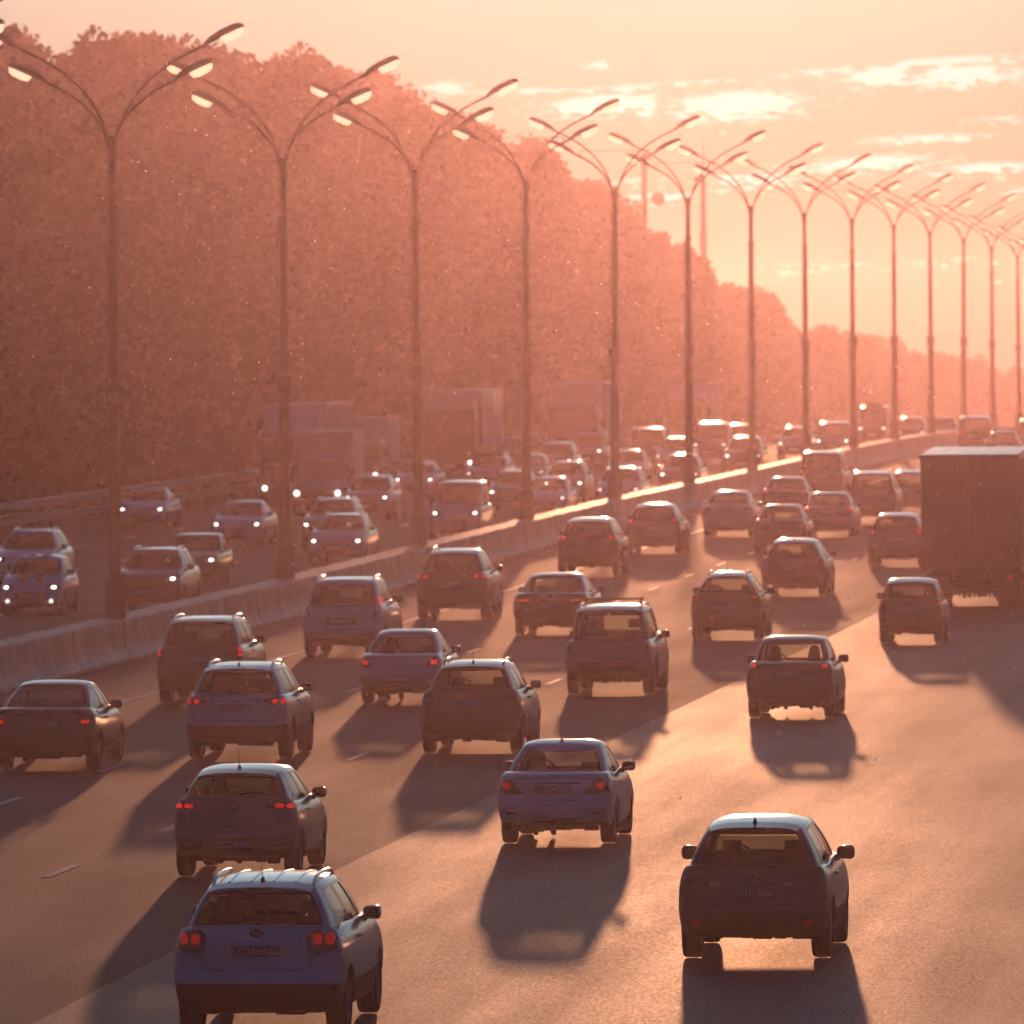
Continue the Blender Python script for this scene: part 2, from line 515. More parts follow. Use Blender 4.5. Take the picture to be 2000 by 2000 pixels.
# ------------------------------------------------------------------ lamp posts on the barrier
steel_m = mat('dark_galvanised_steel', (.055, .052, .052), .5, .3, var=.3, vscale=3)
shell_m = mat('lamp_shell_grey', (.16, .155, .15), .4, .3, var=.2, vscale=4)
bowl_m = mat('sun_glow_lamp_bowl', (.85, .83, .75), .25, emit=(1.0, .80, .50), estr=1.7, var=.15, vscale=6)  # emission stands in for low sunlight shining through the bowls


def arm_curve(sx, reach, rise, n=9):
    P = []
    for i in range(n + 1):
        t = i / n
        # quarter sweep: leaves the pole steeply, flattens to about 28 degrees at the end
        P.append((t, t))
    x = z = 0; X = [0]; Z = [0]; m = 60
    for i in range(m):
        ph = R(21 + 66 * (1 - (i + .5) / m) ** 1.5); x += math.cos(ph); z += math.sin(ph); X.append(x); Z.append(z)
    return [(sx * reach * X[int(m * i / n)] / x, 0, rise * Z[int(m * i / n)] / z) for i in range(n + 1)]


def make_lamp():
    root = empty('street_lamp')
    b = MB(); b.lathe([(0, -.02), (.27, -.02), (.27, .06), (.25, .08), (.25, .95), (.22, 1.02), (.165, 1.05), (0, 1.05)], 8)
    base = b.build('base_sleeve', steel_m, root, 30)
    b = MB()
    for a in range(4):
        b.tube([(.24 * math.cos(a * 1.57 + .78), .24 * math.sin(a * 1.57 + .78), 1.0), (.24 * math.cos(a * 1.57 + .78), .24 * math.sin(a * 1.57 + .78), 1.08)], .03, 6)
    b.build('bolt', steel_m, base)
    b = MB(); b.lathe([(.155, 1.0), (.15, 2), (.14, 5.1)], 16); b.build('lower_pole', steel_m, root, 40)
    b = MB(); b.lathe([(.14, 4.86), (.215, 4.88), (.215, 5.00), (.20, 5.02), (.20, 5.22), (.215, 5.24), (.215, 5.34), (.11, 5.37)], 16); b.build('collar', steel_m, root, 30)
    b = MB(); b.lathe([(.125, 5.3), (.112, 9.3), (.13, 9.32), (.13, 9.42), (.092, 9.46), (.085, 10.9), (.0, 10.95)], 16); b.build('upper_pole', steel_m, root, 40)
    for (sx, reach, rise, yy) in ((-1, 2.12, 2.16, .10), (1, 2.12, 2.2, .10), (-1, 1.44, 1.36, -.10), (1, 1.44, 1.40, -.10)):
        P = [(x + sx * .04, y_ + yy * (1 if i else .5), z + 10.5 if i else 10.3) for i, (x, y_, z) in enumerate(arm_curve(sx, reach, rise + .3))]
        b = MB(); b.tube(P, .032, 8); arm = b.build('arm', steel_m, root, 60)
        d = (Vector(P[-1]) - Vector(P[-2])).normalized()
        up = Vector((-d.z * sx, 0, abs(d.x))) if True else None
        up = Vector((0, 1, 0)).cross(d); up = up if up.z > 0 else -up
        o = Vector(P[-1])
        # cobra head: shell (upper) lofted along d, bowl under the outer half
        S = [(-.10, .045, .045, 0), (0, .075, .075, .01), (.14, .12, .11, .03), (.38, .155, .135, .045), (.68, .16, .135, .05), (.84, .14, .115, .045), (.93, .07, .06, .03)]
        b = MB(); V = []; F_ = []; sg = 12
        for (t, rw, rh, lift) in S:
            for k in range(sg):
                a = 2 * math.pi * k / sg
                c, s = math.cos(a), math.sin(a)
                V.append(o + d * t + Vector((0, 1, 0)) * c * rw + up * (lift + (s * rh if s > 0 else s * rh * .35)))
        for i in range(len(S) - 1):
            for k in range(sg):
                F_.append((i * sg + k, i * sg + (k + 1) % sg, (i + 1) * sg + (k + 1) % sg, (i + 1) * sg + k))
        F_.append(tuple(range(sg))); F_.append(tuple((len(S) - 1) * sg + k for k in range(sg)))
        b.add(V, F_); head = b.build('lamp_head', shell_m, root, 50)
        b = MB(); V = []; F_ = []
        S2 = [(.34, .09, .02), (.38, .135, .13), (.52, .145, .16), (.74, .145, .15), (.85, .125, .11), (.89, .08, .02)]
        for (t, rw, rh) in S2:
            for k in range(9):
                a = math.pi + math.pi * k / 8
                V.append(o + d * t + Vector((0, 1, 0)) * math.cos(a) * rw + up * (.01 + math.sin(a) * rh))
        for i in range(len(S2) - 1):
            for k in range(8):
                F_.append((i * 9 + k, i * 9 + k + 1, (i + 1) * 9 + k + 1, (i + 1) * 9 + k))
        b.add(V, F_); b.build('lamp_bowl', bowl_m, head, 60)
    b = MB(); b.tube([(-1.22, .1, 12.25), (1.22, .1, 12.25)], .012, 6); b.build('tie_rod', steel_m, root)
    for sx in (-1, 1):
        b = MB(); b.tube([(sx * 1.2, .1, 12.24), (sx * 1.22, -.1, 11.98)], .012, 6); b.build('strut', steel_m, root)
    return root


lamp = make_lamp()
LAMP_LABELS = None
for i in range(17):
    yy = 228.0 + 31.75 * (i - 1)
    o = lamp if i == 0 else copy_tree(lamp)
    o.location = (BAR_X - .08, yy, gz(yy) + .76)
    o.rotation_euler = (R(random.uniform(-.35, .35)), R(random.uniform(-.3, .3)), R(random.uniform(-1.5, 1.5)))
    o.name = 'street_lamp'
    tag(o, {1: 'four-armed street lamp on the barrier beside the dark SUV with the LED headlight',
            2: 'four-armed street lamp on the barrier standing in front of the white box van',
            3: 'four-armed street lamp on the barrier beside the tall silver minivan',
            4: 'four-armed street lamp on the barrier in front of the white sedan with light cabin',
            5: 'four-armed street lamp on the barrier that cuts the silver oncoming hatchback in two'}.get(i,
           'distant four-armed street lamp standing on the concrete barrier towards the crest' if i > 5 else 'four-armed street lamp on the barrier, only its lamp heads in view'),
        'street lamp', 'street lamps in a row on the barrier')

# ------------------------------------------------------------------ guardrail on the far side
rail_m = mat('guardrail_zinc', (.30, .29, .28), .42, .7, var=.25, vscale=2)
GX = -50.6
guard = empty('guardrail', (GX, 330, gz(330)))
tag(guard, 'two-tier zinc guardrail along the foot of the forest', 'guardrail')
wprof = [(0, -.155), (.03, -.15), (.08, -.12), (.08, -.05), (.02, -.02), (.02, .02), (.08, .05), (.08, .12), (.03, .15), (0, .155)]
y = 330.0
postm = MB().box((0, 0, .55), (.10, .12, 1.2)).mesh('post', rail_m)
while y < 620:
    for h in (.52, 1.02):
        b = MB(); n = len(wprof)
        P = [(x, yy, z + h + gz(330 + yy) - gz(330)) for yy in (y - 330, y - 330 + 4.0) for (x, z) in wprof]
        b.add(P, [(j, j + 1, n + j + 1, n + j) for j in range(n - 1)])
        me = b.mesh('rail', rail_m, 40); link('rail', me, guard)
    o = link('post', postm, guard); o.location = (-.06, y - 330, gz(y) - gz(330))
    y += 4.0

# ------------------------------------------------------------------ forest
bark_m = mat('bark', (.07, .05, .04), .9, var=.4, vscale=3, bump=.8, bscale=10)
leaf_m = translucent_mat('forest_leaves', (.016, .020, .010), (.02, .022, .010), .10)
needle_m = translucent_mat('spruce_needles', (.025, .04, .018), (.04, .05, .02), .2)
SKY = [(-400, 40), (0, 42), (54, 42), (87, 46), (174, 56), (290, 66), (333, 64), (366, 72), (482, 94), (530, 92), (576, 82), (610, 98), (645, 101), (678, 122), (738, 125), (783, 160), (812, 190),
       (866, 178), (898, 208), (950, 250), (1004, 269), (1027, 260), (1062, 269), (1088, 305), (1113, 338), (1155, 337), (1197, 369), (1217, 408), (1273, 446),
       (1326, 462), (1379, 504), (1413, 505), (1430, 548), (1453, 556), (1509, 566), (1543, 632), (1614, 630), (1658, 643), (1698, 652), (1745, 650), (1773, 676),
       (1850, 686), (1909, 690), (1934, 716), (1978, 706), (2000, 735), (2300, 760)]


def skyline(px):
    if px <= SKY[0][0]: return SKY[0][1]
    for i in range(len(SKY) - 1):
        if px <= SKY[i + 1][0]:
            t = (px - SKY[i][0]) / (SKY[i + 1][0] - SKY[i][0]); return SKY[i][1] + t * (SKY[i + 1][1] - SKY[i][1])
    return SKY[-1][1]


def leaf_quads(pts, size, rnd, flat=.0):
    V = []; F_ = []
    for p in pts:
        n = Vector((rnd.gauss(0, 1), rnd.gauss(0, 1), rnd.gauss(0, 1) + flat)).normalized()
        a = n.orthogonal().normalized(); a = Matrix.Rotation(rnd.uniform(0, 6.28), 3, n) @ a; b_ = n.cross(a)
        s = size * rnd.uniform(.6, 1.4); i = len(V)
        V += [p + a * s, p + b_ * s * .62, p - a * s, p - b_ * s * .62]
        F_.append((i, i + 1, i + 2, i + 3))
    return V, F_


def deciduous(seed, leaves=10000):
    """tree 10 units tall: tapered trunk with limbs, crown of leaf faces gathered in clumps"""
    rnd = random.Random(seed)
    tr = MB(); top = 8.6
    P = [(0, 0, -.2)]; x = y_ = 0
    for i in range(1, 8):
        x += rnd.uniform(-.12, .12); y_ += rnd.uniform(-.12, .12); P.append((x, y_, top * i / 7))
    tr.tube(P, [.19 * (1 - .86 * i / 7) + .015 for i in range(8)], 8)
    clumps = []
    rx = rnd.uniform(1.55, 2.1)
    for i in range(95):
        h = rnd.uniform(.16, 1.0) ** .8
        prof_ = math.sin(min(1, (1.02 - h) * 1.9) * math.pi / 2) * (.62 + .38 * min(1, h * 2.6))
        a = rnd.uniform(0, 6.28); rr = rx * prof_ * math.sqrt(rnd.uniform(.15, 1))
        c = Vector((x * .5 + rr * math.cos(a), y_ * .5 + rr * math.sin(a), h * 9.4))
        clumps.append((c, rnd.uniform(.28, .80) * (.55 if h > .85 else 1)))
    clumps.append((Vector((x, y_, 9.4)), .5))
    for c, r_ in rnd.sample(clumps, 16):
        z0 = max(.8, c.z - rnd.uniform(1.0, 2.4)); k = min(7, max(0, int(z0 / top * 7)))
        p0 = Vector(P[k]); mid = (p0 + c) / 2 + Vector((0, 0, -.15))
        tr.tube([p0, mid, c], [.075, .05, .015], 5)
    pts = []
    for c, r_ in clumps:
        for _ in range(int(leaves / len(clumps))):
            d = Vector((rnd.gauss(0, 1), rnd.gauss(0, 1), rnd.gauss(0, 1))).normalized()
            pts.append(c + d * r_ * (rnd.random() ** .45) * Vector((1, 1, .8)).length / 1.62 + Vector((0, 0, rnd.uniform(-.1, .1))))
    cr = MB(); cr.add(*leaf_quads(pts, .115, rnd))
    ct = max(v[2] for v in cr.v)
    return tr, cr, ct


def spruce(seed):
    rnd = random.Random(seed); tr = MB(); tr.tube([(0, 0, -.2), (0, 0, 5), (0, 0, 9.9)], [.17, .1, .01], 7)
    pts = []
    for i in range(30):
        z = 1.0 + 9.0 * i / 30; rr = (10.1 - z) * .19 + .05
        for k in range(8):
            a = rnd.uniform(0, 6.28); L_ = rr * rnd.uniform(.7, 1.1)
            for _ in range(26):
                t = rnd.random() ** .7
                pts.append(Vector((math.cos(a) * L_ * t + rnd.gauss(0, .05), math.sin(a) * L_ * t + rnd.gauss(0, .05), z - t * L_ * .28 + rnd.gauss(0, .05))))
    cr = MB(); cr.add(*leaf_quads(pts, .085, rnd, .5))
    return tr, cr, 10.0


protos = []
for sd_ in (1, 2, 3, 4, 5):
    tr, cr, ct = deciduous(sd_)
    protos.append((tr.mesh('trunk', bark_m, 60), cr.mesh('crown', leaf_m), ct))
tr, cr, ct = spruce(9)
spr = (tr.mesh('trunk', bark_m, 60), cr.mesh('crown', needle_m), ct)
rf = random.Random(21)


def plant_tree(x, y, scale_h, kind, label, group, dip=0.0):
    tm, cm, ct = kind
    e = empty('spruce_tree' if kind is spr else 'broadleaf_tree', (x, y, gz(y) - .1), rf.uniform(0, 6.28))
    s = scale_h / ct; w = s * rf.uniform(.92, 1.25)
    e.scale = (w, w, s)
    link('trunk', tm, e); link('crown', cm, e)
    tag(e, label, 'tree', group)


n_tree = 0
rows = [(-57.0, 5.6, 1.0), (-62.5, 6.6, 1.0), (-69.0, 8.5, .98)]
for ri, (x0, sp, f) in enumerate(rows):
    y = 330 + ri * 25
    while y < 1180:
        x = x0 + rf.uniform(-1.4, 1.4)
        px, _ = pixel(x, y, gz(y) + 12)
        d = ray(px, skyline(px))
        # at rows behind the first the same line of sight meets the tree tops
        ztop = CAM_Z + d.z / d.y * y
        h = (ztop - gz(y)) * f * rf.uniform(.93, 1.015) if ri < 2 else (ztop - gz(y)) * rf.uniform(.90, 1.02)
        h = max(9.0, min(23, h))
        sprucey = (px > 1560 and rf.random() < .3) or rf.random() < .03
        if ri == 0: lab, grp = ('dark broadleaf tree at the front edge of the forest behind the guardrail', 'trees at the forest edge')
        else: lab, grp = ('broadleaf tree deeper in the forest, its top showing above the front row', 'trees deeper in the forest')
        if sprucey: lab, grp = ('pointed spruce rising among the broadleaf trees of the forest', 'spruces in the forest')
        plant_tree(x, y, h, spr if sprucey else protos[rf.randrange(5)], lab, grp)
        n_tree += 1
        y += sp * rf.uniform(.8, 1.25) * (1 if y < 700 else 1.5)

# shrubs and saplings closing the foot of the forest: nobody could count them
rnd = random.Random(8); pts = []
y = 320
for i in range(42000):
    yy = 325 + (1 - math.sqrt(rnd.random())) * 700
    cx = -54.6 + 1.5 * math.sin(yy * .37) + rnd.gauss(0, .8) - abs(rnd.gauss(0, 2.0))
    hh = 2.2 + 1.6 * math.sin(yy * .23 + 1) * math.sin(yy * .71) + rnd.uniform(0, 1.2)
    pts.append(Vector((min(cx, -52.3), yy, gz(yy) + hh * rnd.random() ** .7)))
b = MB(); b.add(*leaf_quads(pts, .26, rnd, .3))
tag(b.build('undergrowth', leaf_m), 'dense shrubs and saplings along the foot of the forest', 'undergrowth', kind='stuff')

# two slender masts standing behind the trees
def mast(px, ytop, yd, drum, label):
    d = ray(px, ytop); x = d.x / d.y * yd; zt = CAM_Z + d.z / d.y * yd; z0 = gz(yd)
    e = empty('mast', (x, yd, z0)); H = zt - z0
    b = MB(); b.lathe([(.26, -.3), (.22, H * .5), (.17, H)], 12); b.build('pole', steel_m, e, 40)
    if drum:
        b = MB(); b.lathe([(.0, -.18), (.40, -.18), (.46, -.05), (.46, .12), (.40, .18), (0, .2)], 18, 'x', (0, 0, 0))
        o = b.build('drum_antenna', steel_m, e, 40); o.rotation_euler = (0, 0, R(80)); o.location = (.92, 0, H - 3.1)
        b = MB(); b.tube([(0, 0, H - 3.1), (.9, 0, H - 3.1)], .035, 6); b.build('bracket', steel_m, e)
        b = MB(); b.box((.1, 0, H - .25), (.7, .3, .35)); b.build('head_box', steel_m, e)
    else:
        b = MB(); b.tube([(0, 0, H - .1), (0, 0, H + 2.2)], [.06, .02], 6); b.build('spike', steel_m, e)
        b = MB(); b.box((-.45, 0, H - .7), (.35, .3, .35)); b.build('camera_box', steel_m, e)
        b = MB(); b.tube([(-.45, 0, H - .7), (0, 0, H - .9)], .04, 6); b.build('bracket', steel_m, e)
        b = MB(); b.box((0, 0, H - 5.0), (.46, .4, 1.4)); b.build('cabinet', steel_m, e)
    tag(e, label, 'mast')


mast(1258, 300, 700, True, 'slender grey mast with a round drum on a bracket rising behind the trees')
mast(1373, 330, 720, False, 'slender grey mast with a thin spike rising behind the trees')
# ------------------------------------------------------------------ vehicles: materials
PAINTS = {
    'silver_blue': (.70, .72, .72), 'white': (.72, .74, .76), 'pale_blue': (.74, .78, .78), 'silver': (.50, .51, .53), 'grey': (.16, .17, .19),
    'graphite': (.030, .031, .036), 'black': (.012, .012, .014), 'dark_blue': (.02, .03, .07), 'beige': (.34, .30, .25), 'dark_red': (.12, .015, .02),
    'dark_green': (.02, .045, .035), 'light_grey': (.62, .63, .64)}


def paint(c):
    dark = c in ('black', 'graphite', 'dark_blue', 'dark_green', 'dark_red')
    return mat('paint_' + c, PAINTS[c], .30 if dark else .36, .0 if c in ('white', 'beige', 'black', 'silver_blue', 'pale_blue', 'light_grey') else .3, .5, coat=.9, var=.10, vscale=1.5)


rubber_m = mat('tyre_rubber', (.018, .017, .017), .85, var=.3, vscale=12, bump=.5, bscale=60)
rim_m = mat('alloy_rim', (.30, .30, .31), .35, .8, var=.25, vscale=6)
plastic_m = mat('black_plastic', (.022, .021, .022), .6, var=.25, vscale=7, bump=.3, bscale=120)
under_m = mat('underbody_dirt', (.02, .018, .016), .9, var=.4, vscale=5, bump=.6, bscale=25)
trim_m = mat('gloss_black_trim', (.008, .008, .009), .18, var=.2, vscale=6)
badge_m = mat('badge_silver', (.62, .62, .62), .35, .2, var=.1, vscale=20)
chrome_m = mat('chrome', (.55, .55, .56), .16, 1.0, var=.15, vscale=8)
inner_m = mat('cabin_trim', (.02, .019, .02), .85, var=.3, vscale=8)
seat_m = mat('seat_cloth', (.03, .029, .03), .9, var=.3, vscale=20, bump=.3, bscale=200)
red_m = mat('red_lens', (.20, .010, .012), .22, var=.15, vscale=30, coat=.6)
dred_m = mat('dark_red_lens', (.07, .006, .008), .22, var=.15, vscale=30, coat=.6)
lit_m = mat('lit_tail_lamp', (.6, .02, .02), .3, emit=(1.0, .010, .016), estr=1.15, var=.2, vscale=60)
dim_m = mat('dim_tail_lamp', (.5, .02, .02), .3, emit=(1.0, .010, .016), estr=.38, var=.2, vscale=60)
clear_m = mat('clear_lens', (.30, .31, .33), .12, .3, coat=.8, var=.2, vscale=25)
head_m = mat('lit_headlamp', (.9, .9, .85), .3, emit=(1.0, .93, .80), estr=7.0, var=.1, vscale=30)
dimhead_m = mat('dim_headlamp', (.8, .8, .8), .3, emit=(1.0, .93, .82), estr=2.5, var=.1, vscale=30)
plate_m = mat('number_plate_white', (.62, .62, .60), .5, var=.12, vscale=15)
ink_m = mat('number_plate_ink', (.012, .012, .014), .5, var=.2, vscale=15)
white_m = mat('white_box_panel', (.70, .70, .69), .5, var=.10, vscale=1.2)
tarp_m = mat('truck_tarpaulin', (.10, .10, .12), .6, var=.2, vscale=1.0, bump=.3, bscale=3)
glass_rear = glass_mat('tinted_rear_glass', (.48, .48, .43))
glazing_m = mat('dark_glazing', (.012, .011, .013), .12, coat=.5, var=.2, vscale=3)
glass_dark = glass_mat('dark_privacy_glass', (.10, .10, .10))
glass_clear = glass_mat('windscreen_glass', (.80, .82, .77))

# ------------------------------------------------------------------ car body: stacked plan rings
NF, NC, NS = 6, 6, 22


def half_ring(w, yf, yr, rf_, rr, bf, br, taper, ys):
    """right half of a plan outline from front centre to rear centre; ys = side stations front to rear"""
    P = []
    ym, hl = (yf + yr) / 2, (yf - yr) / 2
    bow = lambda x, b_: b_ * (x / w) ** 2
    for i in range(NF):
        x = (w - rf_) * i / NF; P.append((x, yf - bow(x, bf)))
    cyf = yf - bow(w - rf_, bf) - rf_
    for i in range(NC):
        a = math.pi / 2 * i / (NC - 1)
        P.append((w - rf_ + rf_ * math.sin(a) ** .92, cyf + rf_ * math.cos(a) ** .92 if i < NC - 1 else cyf))
    cyr = yr + bow(w - rr, br) + rr
    for i in range(NS):
        if ys is None: y_ = cyf + (cyr - cyf) * (i + 1) / (NS + 1)
        else: y_ = min(cyf - .012 * (i + 1) * .2, max(cyr + .012 * (NS - i) * .2, ys[i]))
        P.append((w, y_))
    for i in range(NC):
        a = math.pi / 2 * i / (NC - 1)
        P.append((w - rr + rr * math.cos(a) ** .92 if i < NC - 1 else w - rr, cyr - rr * math.sin(a) ** .92))
    for i in range(1, NF + 1):
        x = (w - rr) * (1 - i / NF); P.append((x, yr + bow(x, br)))
    out = []
    for x, y_ in P:
        yn = (y_ - ym) / hl
        t = taper[0] if yn > 0 else taper[1]
        out.append((x * (1 - t * abs(yn) ** 3), y_))
    return out


HALF = NF + NC + NS + NC + NF          # last point is rear centre
I_CF, I_S, I_CR, I_R = NF, NF + NC, NF + NC + NS, NF + NC + NS + NC   # starts of front corner, side, rear corner, rear


def interp(tab, y):
    if y >= tab[0][0]: return tab[0][1]
    for i in range(len(tab) - 1):
        if y >= tab[i + 1][0]:
            t = (tab[i][0] - y) / (tab[i][0] - tab[i + 1][0]); t = t * t * (3 - 2 * t) * .5 + t * .5
            return tab[i][1] + (tab[i + 1][1] - tab[i][1]) * t
    return tab[-1][1]


CLASS = {
    # heights and stations in metres; y measured from the car's middle, front positive
    'sedan': dict(L=4.45, W=1.74, H=1.47, zs=.21, zrb=.27, hood=.70, cowl=.96, belt=.94, deck=1.00, wb=1.02, rfr=.28, rrr=-.98, rwb=-1.66, roofw=.66, R=.315, orr=.98, ofr=.86, zcrown=.05, spoiler=0,
                  rear=[(0, .16), (.06, .07), (.14, .03), (.30, .0), (.42, .0), (.47, .015), (.51, .05), (.64, .05), (.80, .06), (.93, .10), (1, .15)]),
    'hatch': dict(L=4.15, W=1.73, H=1.50, zs=.21, zrb=.27, hood=.72, cowl=.97, belt=.97, deck=1.05, wb=.98, rfr=.30, rrr=-1.55, rwb=-1.86, roofw=.65, R=.315, orr=.74, ofr=.84, zcrown=.06, spoiler=.10,
                  rear=[(0, .18), (.06, .08), (.14, .03), (.28, .0), (.38, .0), (.43, .02), (.47, .055), (.64, .06), (.80, .08), (.93, .12), (1, .17)]),
    'suv': dict(L=4.60, W=1.84, H=1.68, zs=.25, zrb=.30, hood=.88, cowl=1.10, belt=1.09, deck=1.16, wb=1.06, rfr=.42, rrr=-1.80, rwb=-2.08, roofw=.66, R=.355, orr=.92, ofr=.90, zcrown=.06, spoiler=.12,
                rear=[(0, .20), (.06, .09), (.14, .03), (.28, .0), (.40, .0), (.45, .02), (.49, .06), (.64, .065), (.80, .08), (.93, .12), (1, .16)]),
    'van': dict(L=4.40, W=1.80, H=1.90, zs=.24, zrb=.29, hood=.92, cowl=1.18, belt=1.10, deck=1.14, wb=1.30, rfr=.72, rrr=-2.03, rwb=-2.14, roofw=.82, R=.32, orr=.80, ofr=.86, zcrown=.06, spoiler=.04,
                rear=[(0, .16), (.06, .07), (.14, .03), (.28, .0), (.36, .0), (.40, .02), (.44, .05), (.64, .05), (.80, .055), (.93, .06), (1, .065)]),
    'boxy': dict(L=4.05, W=1.62, H=1.44, zs=.22, zrb=.28, hood=.78, cowl=.93, belt=.91, deck=.93, wb=.80, rfr=.28, rrr=-.95, rwb=-1.32, roofw=.76, R=.30, orr=.95, ofr=.72, zcrown=.035, spoiler=0,
                 rear=[(0, .10), (.06, .05), (.14, .03), (.30, .0), (.42, .0), (.47, .03), (.51, .06), (.64, .06), (.80, .065), (.93, .07), (1, .09)]),
}
FRONT = [(0, .22), (.06, .10), (.14, .04), (.28, .0), (.42, .0), (.55, .02), (.68, .04), (.80, .08), (.88, .13), (.95, .20), (1, .28)]
WID = [(0, .88), (.06, .935), (.14, .965), (.28, .985), (.42, .998), (.55, 1.0), (.68, .995), (.80, .98), (.88, .968), (.95, .945), (1, .915)]
ROWS = [0, .05, .11, .30, .50, .70, .86, .92, 1.0]


def lerp_tab(tab, t):
    for i in range(len(tab) - 1):
        if t <= tab[i + 1][0]:
            k = (t - tab[i][0]) / (tab[i + 1][0] - tab[i][0]); return tab[i][1] + (tab[i + 1][1] - tab[i][1]) * k
    return tab[-1][1]


WHEEL_CACHE = {}


def wheel_meshes(Rw, wd):
    key = (round(Rw, 3), round(wd, 3))
    if key in WHEEL_CACHE: return WHEEL_CACHE[key]
    h = wd / 2
    b = MB(); b.lathe([(Rw * .66, -h * .80), (Rw * .72, -h * .98), (Rw * .90, -h), (Rw * .975, -h * .84), (Rw, -h * .5), (Rw * .992, -h * .46), (Rw * .992, -h * .40), (Rw, -h * .36), (Rw, h * .36), (Rw * .992, h * .4), (Rw * .992, h * .46), (Rw, h * .5), (Rw * .975, h * .84), (Rw * .90, h), (Rw * .72, h * .98), (Rw * .66, h * .8)], 28, 'x')
    ty = b.mesh('tyre', rubber_m, 40)
    b = MB(); b.lathe([(Rw * .67, -h * .85), (Rw * .62, -h * .5), (Rw * .62, h * .6), (Rw * .67, h * .9), (Rw * .63, h * .9), (Rw * .58, h * .55)], 24, 'x')
    b.lathe([(0, h * .62), (Rw * .16, h * .66), (Rw * .17, h * .45)], 12, 'x')
    for k in range(5):
        a = k * 2 * math.pi / 5
        rot = Matrix.Rotation(a, 3, 'X')
        b.box(rot @ Vector((h * .52, 0, Rw * .37)), (h * .28, Rw * .15, Rw * .52), rot)
    b.lathe([(0, h * .05), (Rw * .5, h * .05)], 20, 'x')
    ri = b.mesh('rim', rim_m, 35)
    WHEEL_CACHE[key] = (ty, ri)
    return ty, ri


FONT_CACHE = {}


def text_mesh(txt, size, m):
    cu = bpy.data.curves.new('lettering', 'FONT'); cu.body = txt; cu.size = size; cu.align_x = 'CENTER'; cu.align_y = 'CENTER'; cu.extrude = .002; cu.resolution_u = 2
    ob = bpy.data.objects.new('lettering', cu); col.objects.link(ob)
    dg = bpy.context.evaluated_depsgraph_get(); me = bpy.data.meshes.new_from_object(ob.evaluated_get(dg))
    bpy.data.objects.remove(ob); bpy.data.curves.remove(cu)
    me.materials.clear(); me.materials.append(m); me.name = 'lettering'
    return me


